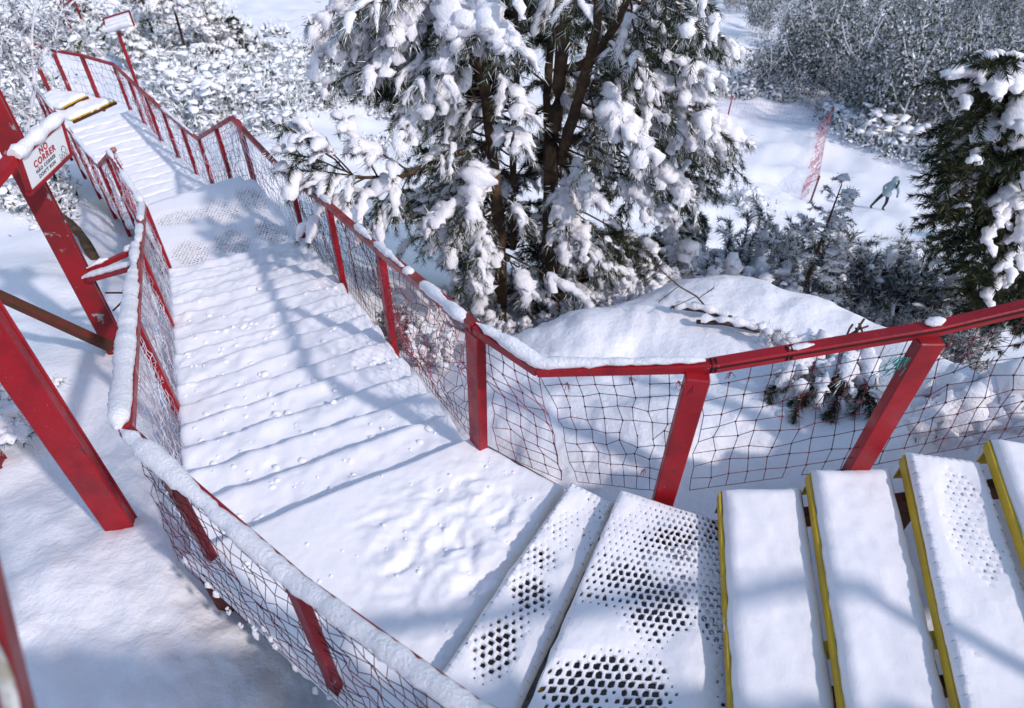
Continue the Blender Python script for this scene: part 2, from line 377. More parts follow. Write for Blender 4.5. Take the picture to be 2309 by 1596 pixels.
# ------------------------------------------------------------------ staircase
HD = R(-27.4); D1 = V(math.sin(HD), math.cos(HD)); T1 = V(math.cos(HD), -math.sin(HD)); P0 = V(-1.556, 2.387)
RUN, RISE, CL, CR = .36, .112, -.40, 1.40
def f1(s, c): return P0+D1*s+T1*c
def chunks(mb, pts, rmin=.008, rmax=.03):
    """small thrown-up crumbs of snow"""
    for p in pts:
        r_ = random.uniform(rmin, rmax)*random.uniform(.6, 1)
        n = 6; a = np.linspace(0, 2*np.pi, n, endpoint=False)+random.random()
        v = [[math.cos(t)*r_*random.uniform(.8, 1.5), math.sin(t)*r_*random.uniform(.8, 1.4), -.004] for t in a]
        v += [[math.cos(t)*r_*random.uniform(.5, .9), math.sin(t)*r_*random.uniform(.5, .9), r_*random.uniform(.25, .5)] for t in a]
        v += [[0, 0, r_*.55]]
        fq = [[i, (i+1) % n, n+(i+1) % n, n+i] for i in range(n)]
        b = mb.n; mb.add(np.array(v)+p, fq); mb.add(np.zeros((0, 3)), np.array([[n+i, n+(i+1) % n, 2*n] for i in range(n)])-mb.n+b)

st = empty('outdoor_staircase', (*f1(2.5, .5), -1.6), 'long snow-covered flight of metal steps descending between red railings from the landing', 'staircase')
for k in range(16):
    z = -(k+1)*RISE; s0 = k*RUN-.03; s1 = (k+1)*RUN+.015
    cc = [f1(s0, CL-.02), f1(s0, CR+.03), f1(s1, CR+.03), f1(s1, CL-.02)]
    pl = MB(); q = f1((s0+s1)/2, (CL+CR)/2)
    pl.box((q[0], q[1], z-.085), (CR-CL+.02, s1-s0-.03, .03), np.array([[T1[0], D1[0], 0], [T1[1], D1[1], 0], [0, 0, 1]]), bev=.004)
    t = pl.build('tread', M['steel_dark'], st)
    sn = MB(); snow_slab(sn, cc, z, .075, du=.03, seed=k*3.1, lump=.021, edge=.040, jag=.016, over=.012, drop=.05)
    snow = sn.build('snow_cover', M['snow'], t, smooth=True)
    ck = MB(); pts = []
    for _ in range(int(34*(1 if k < 10 else .4))):
        u, v_ = random.uniform(s0+.05, s1-.04), random.uniform(CL+.03, CR-.05); pp = f1(u, v_); pts.append((pp[0], pp[1], z-.004))
    chunks(ck, pts, .008, .040 if k < 12 else .02); o = ck.build('snow_crumbs', M['snow'], t, smooth=True); tag(o, kind='stuff')
for c_ in (CL+.12, CR-.12):
    b = MB(); a0 = np.r_[f1(-.1, c_), -.19]; a1 = np.r_[f1(5.85, c_), -.20-5.95*RISE/RUN]
    b.bar(a0, a1, .08, .16); b.build('stringer', M['rust'], st)
for s_, c_ in ((1.9, CL+.1), (1.9, CR-.1), (4.1, CL+.1), (4.1, CR-.1)):
    q = f1(s_, c_); z1 = -.3-s_*RISE/RUN; b = MB(); b.bar((q[0], q[1], gz(*q)-.25), (q[0], q[1], z1), .09, .09); b.build('support_leg', M['rust'], st)

# landing
LP = [V(-1.95, 2.13), V(-.26, 3.06), V(.36, 2.66), V(-.47, 1.06)]
ld = empty('stair_landing', (-.8, 2.2, -.08), 'wide snow-covered landing with trampled snow where the steps turn', 'landing')
pl = MB(); pz = -.115
vv = [[*p, pz] for p in LP]+[[*p, pz-.05] for p in LP]
pl.add(vv, [[0, 3, 2, 1], [4, 5, 6, 7], [0, 1, 5, 4], [1, 2, 6, 5], [2, 3, 7, 6], [3, 0, 4, 7]])
deck = pl.build('deck', M['steel_dark'], ld)
def foot(x, y):
    wx = x+.05*fbm2(x, y, 6, 2, 41.); wy = y+.05*fbm2(x, y, 6, 2, 43.); h = 0*x
    for (fx, fy, a, l, w_, dp) in [(-.62, 2.05, .6, .11, .045, .035), (-.35, 2.25, .9, .12, .05, .045), (-.2, 1.95, .7, .11, .05, .035), (-.85, 2.35, .5, .11, .045, .015), (-.05, 2.4, 1.0, .11, .045, .03), (-.5, 1.75, .4, .11, .05, .018), (-.3, 2.62, .6, .10, .045, .02)]:
        dx = (wx-fx)*math.cos(a)+(wy-fy)*math.sin(a); dy = -(wx-fx)*math.sin(a)+(wy-fy)*math.cos(a)
        d = (dx/l)**2+(dy/w_)**2; h = h-dp*np.exp(-d**2)
    rough = np.clip(1-((x+.3)**2+(y-2.2)**2)/.55, 0, 1)
    return h+rough*.03*fbm2(x, y, 9, 4, 21.)+.02*np.clip(fbm2(x, y, 1.6, 2, 31.), -1, 1)
sn = MB(); snow_slab(sn, LP, 0, .085, du=.016, seed=5.5, lump=.004, edge=.06, jag=.012, over=.01, hf=foot, drop=.05)
sno = sn.build('snow_cover', M['snow'], deck, smooth=True)
ck = MB(); pts = []
for _ in range(70):
    u, v_ = random.random(), random.random(); p = bil(LP, u*.9+.05, v_*.9+.05); pts.append((p[0], p[1], .0+float(foot(p[0:1], p[1:2])[0])))
chunks(ck, pts, .005, .02); tag(ck.build('snow_crumbs', M['snow'], deck, smooth=True), kind='stuff')
b = MB(); b.bar((-1.90, 2.13, -.17), (-.42, 1.08, -.17), .04, .05); b.build('edge_beam', M['steel_dark'], ld)
b = MB(); b.bar((-.2, 3.07, -.2), (.34, 2.71, -.2), .05, .12); b.build('edge_beam', M['steel_dark'], ld)
for x, y in ((-1.8, 2.1), (-.55, 1.3), (-.3, 2.9), (.2, 2.6)):
    b = MB(); b.bar((x, y, gz(x, y)-.25), (x, y, -.17), .09, .09); b.build('support_leg', M['rust'], ld)

# winding steps and straight upper steps
us = empty('upper_stair_flight', (1.2, 1.6, -.1), 'upper steps with yellow nosings and honeycomb perforated treads climbing to the right', 'staircase')
def tread(cc, z, kind, seed, slim=False):
    """cc: nose-far, back-far, back-near, nose-near (plan)"""
    cc = [np.asarray(q, float)[:2] for q in cc]
    if z > .2:
        cc[2] = cc[1]+(cc[2]-cc[1])*1.3; cc[3] = cc[0]+(cc[3]-cc[0])*1.3
        if kind != 'full': kin = kind; kind = lambda u, v: kin(u, v*1.3)
    pl = MB()
    perforated(pl, cc, z-.052, .046, lambda u, v, p: np.full(u.shape, .95), lambda u, v, p: np.zeros(u.shape), wall=.004)
    t = pl.build('tread', M['steel_dark'], us)
    sn = MB()
    if kind == 'full':
        snow_slab(sn, cc, z, .05, du=.022, seed=seed, lump=.008, edge=.06, jag=.012, over=.010, drop=.035)
    else:
        def mask(u, v, p):
            a = kind(u, v)+.48*fbm2(p[:, 0], p[:, 1], 4.2, 4, seed, .6)*(.6 if z > .5 else 1)-.12+.10*RNG.standard_normal(u.shape)
            return np.clip(a, 0, 1)
        def th(u, v, p):
            e = np.minimum(np.minimum(u, 1-u)*.45, np.minimum(v, 1-v)*1.3); k = np.clip(e/.04, 0, 1)
            m_ = np.clip(kind(u, v), 0, 1)
            return (.034*(1-.80*m_)+.006*fbm2(p[..., 0], p[..., 1], 8, 3, seed))*(.25+.75*np.sqrt(1-(1-k)**2))+.004
        perforated(sn, cc, z-.044, .046, mask, th, wall=.004, lump=1)
    sn.build('snow_cover', M['snow'], t, smooth=True)
    # yellow nosing angle
    a, d = np.r_[cc[0], 0], np.r_[cc[3], 0]
    dn = nrm(a-d); outw = nrm(np.r_[cc[0]-cc[1], 0])
    b = MB(); oo = outw*.020
    b.bar(np.r_[cc[0], z-.080-.01*slim]+oo*(.4-.9*slim)-dn*.01, np.r_[cc[3], z-.080-.01*slim]+oo*(.4-.9*slim), .014, .062-.02*slim, side=outw); b.build('nosing', M['yellow'], t)
    if slim: return t
    # end plate at the fence side
    e = np.r_[cc[1]-cc[0], 0]; q0 = np.r_[cc[0], z-.05]-dn*.03; q1 = np.r_[cc[1], z-.07]-dn*.03
    v = [q0, q1, q1-V(0, 0, .03), q0-V(0, 0, .19)]; v2 = [np.asarray(p)+dn*.01 for p in v]
    b = MB(); b.add(v+v2, [[0, 1, 2, 3], [7, 6, 5, 4], [0, 4, 5, 1], [1, 5, 6, 2], [2, 6, 7, 3], [3, 7, 4, 0]]); b.build('end_bracket', M['yellow'], t)
    return t
def g2(u, v, cu, cv, su, sv): return np.exp(-(((u-cu)/su)**2+((v-cv)/sv)**2)**2)
def P2(px, py, z): return atz(px, py, z)[:2]
ZT = [.11, .22, .345, .455, .565, .675, .785]
w1 = [P2(1288, 1082, .11), P2(1385, 1128, .11), P2(1120, 1700, .11), P2(955, 1570, .11)]
w2 = [P2(1402, 1098, .22), P2(1630, 1170, .22), P2(1665, 1690, .22), P2(1150, 1690, .22)]
def k1(u, v): return .30+ 1.1*g2(u, v, .62, .17, .5, .16)+1.1*g2(u, v, .45, .50, .33, .07)+.9*g2(u, v, .3, .36, .30, .05)+1.1*g2(u, v, .4, .72, .32, .14)-.55
def k2(u, v): return .34+.75*g2(u, v, .50, .32, .52, .36)+.5*g2(u, v, .95, .45, .14, .45)+.95*g2(u, v, .36, .80, .36, .12)+.3*g2(u, v, .6, .47, .2, .12)-.75*g2(u, v, .15, .60, .28, .10)-.6*g2(u, v, .80, .66, .14, .12)-.25*g2(u, v, .8, .30, .06, .3)
tread(w1, .11, k1, 3.3, True); tread(w2, .22, k2, 8.1, True)
t3 = [P2(1630, 1095, .345), P2(1812, 1092, .345), P2(1905, 1700, .345), P2(1665, 1700, .345)]
t4 = [P2(1832, 1052, .455), P2(2012, 1048, .455), P2(2175, 1700, .455), P2(1932, 1700, .455)]
t5 = [P2(2048, 1012, .565), P2(2215, 1035, .565), P2(2440, 1700, .565), P2(2205, 1700, .565)]
stepv = V(.46, .0)
t6 = [p+V(.45, .03) for p in t5]; t7 = [p+V(.9, .06) for p in t5]; t8 = [p+V(1.35, .09) for p in t5]
tread(t3, .345, 'full', 1.7); tread(t4, .455, 'full', 4.2)
def k5(u, v): return .85*g2(u, v, .60, .30, .36, .26)-.20
tread(t5, .565, k5, 6.6); tread(t6, .675, 'full', 2.9); tread(t7, .785, 'full', 7.7); tread(t8, .895, 'full', 3.7)
for k in range(6):  # flight carried on out of view, added to keep sun off the ground beneath
    cc = [p+V(1.8+.45*k, .12+.03*k) for p in t5]; z = 1.005+.11*k; q = sum(cc)/4; b = MB(); b.add([[*p, z-.05] for p in cc]+[[*p, z-.09] for p in cc], [[0, 1, 2, 3], [7, 6, 5, 4], [0, 4, 5, 1], [1, 5, 6, 2], [2, 6, 7, 3], [3, 7, 4, 0]]); t = b.build('tread', M['steel_dark'], us)
    b = MB(); snow_slab(b, cc, z, .05, du=.06, seed=90.+k); b.build('snow_cover', M['snow'], t, smooth=True)
# carriage beams under the upper flight
for (x0, y0, x1, y1) in ((.55, 2.22, 6.2, 2.46), (.45, 1.25, 6.0, 1.4), (.5, .75, 6.0, .9)):
    b = MB(); b.bar((x0, y0, .22-.26), (x1, y1, .22-.26+(x1-x0)*.245), .06, .12); b.build('stringer', M['rust'], us)
for x, y in ((2.3, 2.32), (2.3, .76), (3.4, 2.3), (3.4, .76)):
    b = MB(); b.bar((x, y, gz(x, y)-.25), (x, y, .16+(x-1.0)*.1), .08, .08); b.build('support_leg', M['rust'], us)
for cc, z in ((t3, .345), (t4, .455), (t5, .565)):
    p = bil(cc, 1.05, .66); b = MB(); b.bar((p[0]-.05, p[1], z-.10), (p[0]+.09, p[1], z-.03), .05, .10); b.build('bracket', M['yellow'], us)

# unseen deck at the viewpoint, added and shaped to shade the foreground
vd = empty('unseen_shade_deck', (.8, -1.1, 1.9), 'unseen snow-covered deck behind the viewpoint, added to cast shade', 'deck')
DK = [V(-3.4, -1.9), V(7.5, -1.9), V(7.5, .12), V(-3.4, -.12)]
b = MB(); b.add([[*p, 1.96] for p in DK]+[[*p, 1.90] for p in DK], [[0, 1, 2, 3], [7, 6, 5, 4], [0, 4, 5, 1], [1, 5, 6, 2], [2, 6, 7, 3], [3, 7, 4, 0]]); dk = b.build('deck', M['steel_dark'], vd)
b = MB(); snow_slab(b, DK, 2.04, .08, du=.06, seed=71., edge=.08, jag=.12, lump=.03); b.build('snow_cover', M['snow'], dk, smooth=True)
for x in (-3.2, 1.0, 3.4, 7.2):
    b = MB(); b.bar((x, -1.75, gz(x, -1.75)-.2), (x, -1.75, 1.9), .12, .12); b.build('support_leg', M['rust'], vd)

# mid platform
PP = [V(-4.60, 7.38), V(-2.98, 8.20), V(-4.25, 10.02), V(-5.78, 9.02)]; PZ = -1.92
pf = empty('perforated_platform', (-4.4, 8.7, PZ-.1), 'flat perforated metal platform dusted with snow between two stair flights', 'platform')
pl = MB(); perforated(pl, PP, PZ-.03, .052, lambda u, v, p: np.full(u.shape, .95), lambda u, v, p: np.zeros(u.shape), wall=.004); pdk = pl.build('deck', M['steel_dark'], pf)
def kp(u, v):
    a = 0
    for cu, cv, su, sv in ((.2, .22, .16, .2), (.52, .22, .14, .2), (.83, .24, .13, .2), (.25, .72, .2, .12), (.58, .66, .15, .22), (.86, .72, .14, .22)): a = a+1.2*g2(u, v, cu, cv, su, sv)
    return np.minimum(a, 1)-.18
sn = MB(); perforated(sn, PP, PZ-.025, .052, lambda u, v, p: np.clip(1.3*kp(u, v)+.15*fbm2(p[:, 0], p[:, 1], 6, 3, 2.), 0, .95), lambda u, v, p: .022*(1-.75*np.clip(kp(u, v), 0, 1))+.004*fbm2(p[..., 0], p[..., 1], 3, 3, 7.), wall=.008, lump=1)
sn.build('snow_cover', M['snow'], pdk, smooth=True)
for i, j in ((0, 1), (1, 2), (2, 3), (3, 0)):
    a, b_ = PP[i], PP[j]; cen = sum(PP)/4; a = a+(cen-a)*.03; b_ = b_+(cen-b_)*.03
    b = MB(); b.bar((*a, PZ-.12), (*b_, PZ-.12), .06, .14); b.build('edge_beam', M['rust'], pf)
for p in PP:
    q = p+(sum(PP)/4-p)*.08; b = MB(); b.bar((*q, gz(*q)-.25), (*q, PZ-.17), .09, .09); b.build('support_leg', M['rust'], pf)

# lower flight beyond the platform
A3 = V(-4.35, 10.05); H3 = R(-40); D3 = V(math.sin(H3), math.cos(H3)); T3 = V(math.cos(H3), -math.sin(H3)); W3 = 1.72
rail3 = [V(*A3, PZ+1.0)]+[online(p, A3, A3+D3) for p in ((445, 313), (362, 244), (313, 199), (255, 145))]
def s3(p): return float((np.asarray(p)[:2]-A3)@D3)
S3 = np.array([s3(p) for p in rail3]); Z3 = np.array([p[2] for p in rail3]); Z3b = Z3-1.02
print('rail3', S3.round(2), Z3.round(2))
lf = empty('lower_stair_flight', (*(A3+D3*5-T3*.9), -4), 'lower snow-filled flight of steps running down beyond the perforated platform', 'staircase')
n3 = int(S3[-1]/.42)
for k in range(n3):
    s0, s1 = k*.42, (k+1)*.42+.02; z = float(np.interp((s0+s1)/2, S3, Z3b))
    cc = [A3+D3*s0-T3*W3, A3+D3*s0+T3*.02, A3+D3*s1+T3*.02, A3+D3*s1-T3*W3]
    q = sum(cc)/4; pl = MB(); pl.box((q[0], q[1], z-.09), (W3, .38, .03), np.array([[T3[0], D3[0], 0], [T3[1], D3[1], 0], [0, 0, 1]]))
    t = pl.build('tread', M['steel_dark'], lf)
    sn = MB()
    snow_slab(sn, cc, z, .08, du=.06, seed=k*1.3+50, lump=.02, edge=.06, jag=.01, over=.01, drop=.06); sn.build('snow_cover', M['snow'], t, smooth=True)
for c_ in (-.1, -W3+.1):
    for i in range(len(S3)-1):
        b = MB(); b.bar((*(A3+D3*S3[i]+T3*c_), Z3b[i]-.2), (*(A3+D3*S3[i+1]+T3*c_), Z3b[i+1]-.2), .07, .14); b.build('stringer', M['rust'], lf)

# ------------------------------------------------------------------ railings
def snowcap(mb, P, r, seed, gaps=(), flat=.8):
    """irregular ridge of snow along a rail"""
    L = plen(P); n = max(6, int(L/.03)); t = np.linspace(0, 1, n); Q = poly_at(P, t)
    env = .92+.30*fbm(np.c_[t*L*2.5, 0*t+seed, 0*t], 2)+.10*fbm(np.c_[t*L*12, 0*t+seed, 0*t], 2)
    for a, b_ in gaps: env = np.where((t > a) & (t < b_), 0, env)
    env = env-.55*np.clip(fbm(np.c_[t*L*1.6+9, 0*t+seed, 0*t], 3)-.25, 0, 1)*1.6; env = np.clip(env, .16 if not gaps else 0, 1.5)
    run = []; i = 0
    while i < n:
        if env[i] > .15:
            j = i
            while j+1 < n and env[j+1] > .15: j += 1
            if j-i > 2:
                rr = r*env[i:j+1].copy(); m_ = min(4, (j-i)//2); rr[:m_] *= np.linspace(.25, 1, m_); rr[-m_:] *= np.linspace(1, .25, m_)
                q = Q[i:j+1].copy(); q[:, 2] += rr*flat*.55
                (mb.tube(q, rr, 9, flat, noise=r*.16, nsc=30) if not isinstance(mb, list) else mb.append(MB().tube(q, rr, 9, flat, noise=r*.16, nsc=30)))
            i = j+1
        else: i += 1
def net(mb, top, bot, cell, r, sag=.04, jit=.012, seed=0, knots=False, drop=0., lean=0., sides=3):
    """square mesh of cords hung between a top and a bottom polyline"""
    L = plen(top); nu = max(3, int(L/cell)); Hh = np.mean(np.linalg.norm(poly_at(top, [.2, .5, .8])-poly_at(bot, [.2, .5, .8]), axis=1)); nv = max(3, int(Hh/cell))
    u = np.linspace(0, 1, nu+1); v = np.linspace(0, 1, nv+1); Tt = poly_at(top, u); Bb = poly_at(bot, u)
    uu = u[:, None]+lean*(v[None]**1)/max(L, .1); uu = np.clip(uu, 0, 1)
    P = poly_at(top, uu)*(1-v)[None, :, None]+poly_at(bot, uu)*v[None, :, None]
    side = np.cross(poly_at(top, [1.])-poly_at(top, [0.]), V(0, 0, 1))[0]; side = nrm(side)
    k = fbm(P*V(1.7, 1.7, 2.4)+seed, 2); bulge = np.sin(np.pi*v)[None]
    P = P+side*(sag*k*bulge)[..., None]; P = P+(RNG.standard_normal(P.shape)*jit)*(bulge*.9+.1)[..., None]
    P[..., 2] -= (drop*np.abs(np.sin(u*np.pi*L/.9))[:, None]*(1-v)[None]*.3)
    keep = RNG.random((nu+1, nv)) > .03
    A = P[:, :-1][keep]; B = P[:, 1:][keep]; segs(mb, A, B, r, sides)
    keep = RNG.random((nu, nv+1)) > .03
    segs(mb, P[:-1][keep], P[1:][keep], r, sides)
    if knots:
        K = P[1:-1, 1:-1].reshape(-1, 3); d = RNG.standard_normal(K.shape); d = nrm(d)*r*1.6; segs(mb, K-d, K+d, r*2.3, 4)
    return P
def railing(name, label, rail, posts, nets, caps=(), rw=.07, rh=.06, pw=.12, pd=.06, redm='red', cat='railing', group=None):
    """rail: 3D polyline; posts: (base xyz, top z, facing dir); nets: list of dict; caps: (t0,t1,r,gaps)"""
    rail = [np.asarray(p, float) for p in rail]
    e = empty(name, (*rail[0][:2], rail[0][2]-1), label, cat, group)
    for i in range(len(rail)-1):
        a, b_ = rail[i], rail[i+1]; d = nrm(b_-a); bb = MB(); bb.bar(a-d*.012*(i % 2), b_+d*.012*(i % 2), rw-.003*(i % 2), rh-.003*(i % 2), bev=.006); ro = bb.build('rail', M[redm], e)
    for base, zt, dr in posts:
        bb = MB(); dd = nrm(V(dr[0], dr[1], 0)); bb.bar((base[0], base[1], base[2]), (base[0], base[1], zt), pw, pd, side=dd, bev=.006); bb.build('post', M[redm], e)
    for nn in nets:
        bb = MB(); mm = nn.pop('m'); net(bb, **nn); bb.build('net', M[mm], e)
    for (P, r_, gaps, seed) in caps:
        runs = []; snowcap(runs, P, r_, seed, gaps); [q.build('snow_ridge', M['snow_tree'], e, smooth=True) for q in runs]
    return e

UPZ = V(0, 0, 1)
# right railing of the main flight
hR = .98
def r1(s, c=CR+.04, h=hR): return np.r_[f1(s, c), -s*RISE/RUN+h]
A_top = V(-.21, 2.98, 1.03); K_top = V(.15, 2.66, 1.01); B_top = V(1.01, 2.52, 1.20); C_top = V(2.07, 2.545, 1.46); E_top = V(3.4, 2.64, 1.86)
plat_r = V(-3.02, 8.24, PZ+1.0)
railR = [A_top, r1(1.85), r1(3.7), plat_r, V(*A3, PZ+1.0)]
postsR = [(np.r_[f1(1.80, CR+.05), -1.0], r1(1.80)[2], D1), (np.r_[f1(3.72, CR+.05), -1.5], r1(3.7)[2], D1), (V(-3.0, 8.22, PZ-.2), PZ+.97, D1), (V(-4.26, 10.03, PZ-.2), PZ+.97, D3)]
botR = [r1(-.1, CR+.05, -.03), r1(1.8, CR+.05, -.08), r1(3.7, CR+.05, -.08), V(-3.0, 8.24, PZ-.02), V(-4.3, 10.05, PZ-.02)]
railing('stair_railing', 'red railing with sagging rope net on the tree side of the main steps', railR, postsR,
        [dict(m='net_pink', top=railR[:2], bot=botR[:2], cell=.07, r=.0022, sag=.10, jit=.02, seed=1),
         dict(m='net', top=railR[1:4], bot=botR[1:4], cell=.075, r=.0023, sag=.08, jit=.012, seed=2),
         dict(m='net_frost', top=railR[3:], bot=botR[3:], cell=.10, r=.004, sag=.05, jit=.012, seed=3)],
        [([r1(.0, h=hR+.03), r1(1.9, h=hR+.03)], .042, ((.40, .5), (.56, .60)), 3.3), ([r1(2.0, h=hR+.03), r1(5.6, h=hR+.03)], .035, ((.15, .42), (.75, .8)), 5.3)])
# railing round the landing corner and up the upper steps
railC = [A_top, K_top, B_top, C_top, E_top]
botC = [V(-.2, 3.0, -.06), V(.34, 2.72, -.05), V(.98, 2.50, .14), V(2.05, 2.50, .42), V(3.4, 2.6, .78)]
postsC = [(V(-.215, 2.985, -.3), 1.0, (.6, -.8)), (V(.945, 2.475, .0), 1.17, (1, -.12)), (V(2.03, 2.50, .2), 1.42, (1, .02)), (V(3.3, 2.6, .4), 1.8, (1, .05))]
cr = railing('corner_railing', 'red railing with knotted net curving round the landing and up the yellow-nosed steps', railC, postsC,
        [dict(m='net_pink', top=[p-UPZ*.03 for p in railC[:2]], bot=botC[:2], cell=.09, r=.0028, sag=.05, jit=.010, seed=5, knots=True, lean=.12),
         dict(m='net', top=[p-UPZ*.03 for p in railC[1:3]], bot=botC[1:3], cell=.098, r=.0025, sag=.06, jit=.011, seed=6, knots=True, lean=.14),
         dict(m='net', top=[p-UPZ*.03 for p in railC[2:]], bot=botC[2:], cell=.105, r=.0026, sag=.05, jit=.010, seed=7, knots=True, lean=.12)],
        [([A_top+UPZ*.035, K_top+UPZ*.035, B_top+UPZ*.035+V(-.03, 0, 0)], .042, (), 8.8)], pw=.125, pd=.07)
# loose lumps of snow, cord and twine on that railing
for p, l, r_ in ((V(1.44, 2.53, 1.335), .10, .022), (V(2.04, 2.545, 1.50), .075, .032)):
    bb = MB(); d = nrm(C_top-B_top); q = [p-d*l*.6, p-d*l*.25, p+d*l*.25, p+d*l*.6]; bb.tube(q, [r_*.3, r_, r_*.9, r_*.3], 9, .7, noise=.008, nsc=30); bb.build('snow_ridge', M['snow_tree'], cr, smooth=True)
bb = MB(); off = V(0, -.037, .012); segs(bb, [B_top+off, C_top+off], [C_top+off, E_top+off], .0045, 5)
for t_ in (.0, .02, .34, .36): q = B_top+(C_top-B_top)*t_; a = np.linspace(0, 2*np.pi, 9); ring = q+np.c_[0*a, np.cos(a)*.04, np.sin(a)*.036]; segs(bb, ring[:-1], ring[1:], .005, 4)
bb.build('lashing_cord', M['cord'], cr)
bb = MB()
for k in range(14):
    p = V(1.93+random.gauss(0, .02), 2.47, 1.33); q = p+V(random.gauss(-.02, .03), random.gauss(0, .01), -random.uniform(.05, .15)); segs(bb, [p, (p+q)/2+RNG.standard_normal(3)*.01], [(p+q)/2, q], .0022, 3)
bb.build('frayed_twine', M['teal'], cr)
bb = MB()
for c0 in (V(.30, 2.60, .98), V(.62, 2.55, 1.08), V(.86, 2.49, 1.12), V(.93, 2.44, 1.13), V(1.12, 2.5, 1.18), V(.8, 2.51, .36)):
    for k in range(6):
        q = c0+V(random.gauss(0, .015), random.gauss(0, .008), -random.uniform(.02, .07)); segs(bb, [c0], [q], .002, 3)
tag(bb.build('frayed_ends', M['net_pink'], cr), kind='stuff')

# left railing of the main flight
hL = .92
def l1(s, c=CL-.02, h=hL): return np.r_[f1(s, c), -s*RISE/RUN+h]
L_c = V(-1.995, 2.30, .86)
railL = [L_c, l1(1.9), l1(3.9), V(-4.64, 7.45, PZ+1.0), V(-5.74, 8.92, PZ+.97)]
botL = [l1(.05, CL-.02, -.1), l1(1.9, CL-.02, -.10), l1(3.9, CL-.02, -.10), V(-4.62, 7.43, PZ-.05), V(-5.76, 8.96, PZ-.05)]
postsL = [(np.r_[f1(1.82, CL-.03), -1.0], l1(1.8)[2], D1), (np.r_[f1(3.85, CL-.03), -1.6], l1(3.85)[2], D1), (V(-4.62, 7.44, PZ-.2), PZ+.97, D1), (V(-5.74, 8.95, PZ-.2), PZ+.94, D3)]
lr = railing('stair_railing', 'red railing heaped with snow along the column side of the main steps', railL, postsL,
        [dict(m='net_frost', top=railL[:4], bot=botL[:4], cell=.062, r=.0028, sag=.03, jit=.01, seed=11), dict(m='net_frost', top=railL[3:], bot=botL[3:], cell=.09, r=.004, sag=.03, jit=.01, seed=12)],
        [([p+UPZ*.04-np.r_[T1, 0]*.02 for p in railL[:3]], .052, (), 1.1), ([p+UPZ*.035 for p in railL[2:4]], .042, ((.4, .5),), 2.4), ([p+UPZ*.035 for p in railL[3:]], .04, (), 2.9)])
# near railing along the landing edge
N0 = L_c; N1 = V(-1.35, 1.80, .93); N2 = V(-.86, 1.40, 1.0); N3 = V(-.08, .80, 1.30); N4 = V(.75, .2, 1.62)
railN = [N0, N2, N3, V(.45, .50, 1.52), V(3.5, .42, 2.25)]
botN = [V(-1.95, 2.10, -.08), V(-.86, 1.33, -.06), V(-.40, .98, .0), V(.45, .52, .3), V(3.5, .45, 1.1)]
postsN = [(V(-1.74, 2.10, -.75), .86, (.8, -.57)), (V(-.87, 1.385, -.06), .97, (.8, -.57)), (V(.45, .5, .1), 1.5, (1, 0)), (V(3.4, .42, .5), 2.2, (1, 0))]
nr_ = railing('landing_railing', 'near red railing with thick snow ridge and frosted net guarding the landing edge', railN, postsN,
        [dict(m='net', top=[p-UPZ*.03 for p in railN[:4]], bot=botN[:4], cell=.075, r=.0021, sag=.03, jit=.010, seed=15)],
        [([p+UPZ*.028+V(-.010, -.014, 0) for p in railN], .050, (), 9.4)], rw=.075, rh=.04, pw=.08, pd=.05, redm='red_old')
bb = MB()
for k in range(60):
    t_ = random.random()*.75; p = poly_at(botN, [t_])[0]+V(random.gauss(0, .02), random.gauss(0, .02), random.uniform(-.03, .1)); l = random.uniform(.03, .08)
    bb.tube([p+V(0, 0, l*.5), p, p-V(random.gauss(0, .01), 0, l*.6)], [.010, .016, .005], 7, 1, noise=.005, nsc=40)
tag(bb.build('snow_clots', M['snow_tree'], nr_, smooth=True), kind='stuff')

# railings of the lower flight
b3 = [V(*(A3+D3*S3[i]), Z3b[i]-.05) for i in range(len(S3))]
rail3L = [p-np.r_[T3, 0]*W3 for p in rail3]; b3L = [p-np.r_[T3, 0]*W3 for p in b3]
p3 = [(V(*(A3+D3*s_), float(np.interp(s_, S3, Z3b))-.4), float(np.interp(s_, S3, Z3))) for s_ in [1.0, 2.3]+[float(x) for x in np.linspace(S3[1]+.9, S3[-1], 5)]]
railing('lower_railing', 'thin red railing with frosted net on the right of the lower flight', rail3, [(a, b_, D3) for a, b_ in p3],
        [dict(m='net_frost', top=rail3, bot=b3, cell=.11, r=.0055, sag=.05, jit=.02, seed=21)], [([p+UPZ*.03 for p in rail3[:3]], .03, ((.1, .6),), 3.1)], pw=.09, pd=.06)
railing('lower_railing', 'thin red railing with frosted net on the left of the lower flight', rail3L, [(a-np.r_[T3, 0]*W3, b_, D3) for a, b_ in p3],
        [dict(m='net_frost', top=rail3L, bot=b3L, cell=.11, r=.0055, sag=.05, jit=.02, seed=22)], [([p+UPZ*.03 for p in rail3L[1:]], .035, ((.5, .6),), 3.9)], pw=.09, pd=.06)

# ------------------------------------------------------------------ red columns and signs
def column(base, ztop, label, yaw, wd=.17, m='red_old'):
    e = empty('red_column', base, label, 'column', 'red steel columns left of the steps')
    c, s_ = math.cos(yaw), math.sin(yaw); X_ = V(c, s_, 0); Y_ = V(-s_, c, 0); b0 = V(*base)-V(0, 0, .5); t0 = V(base[0], base[1], ztop)
    b = MB(); b.bar(b0, t0, wd, wd*.62, side=X_, bev=.012); b.build('web', M[m], e)
    for sg in (-1, 1):
        b = MB(); o_ = Y_*sg*wd*.36; b.bar(b0+o_, t0+o_, wd*1.12, wd*.16, side=X_, bev=.008); b.build('flange', M[m], e)
    return e
cb1 = atz(272, 800, -1.52); column(cb1, 4.2, 'tall red steel column carrying the warning sign, paint flaking to grey', R(25))
cb2 = atz(272, 1178, gz(-2.85, 2.75)+.03); column(cb2, 3.9, 'tall bright red column in the snow just left of the landing', R(20), .16, 'red')
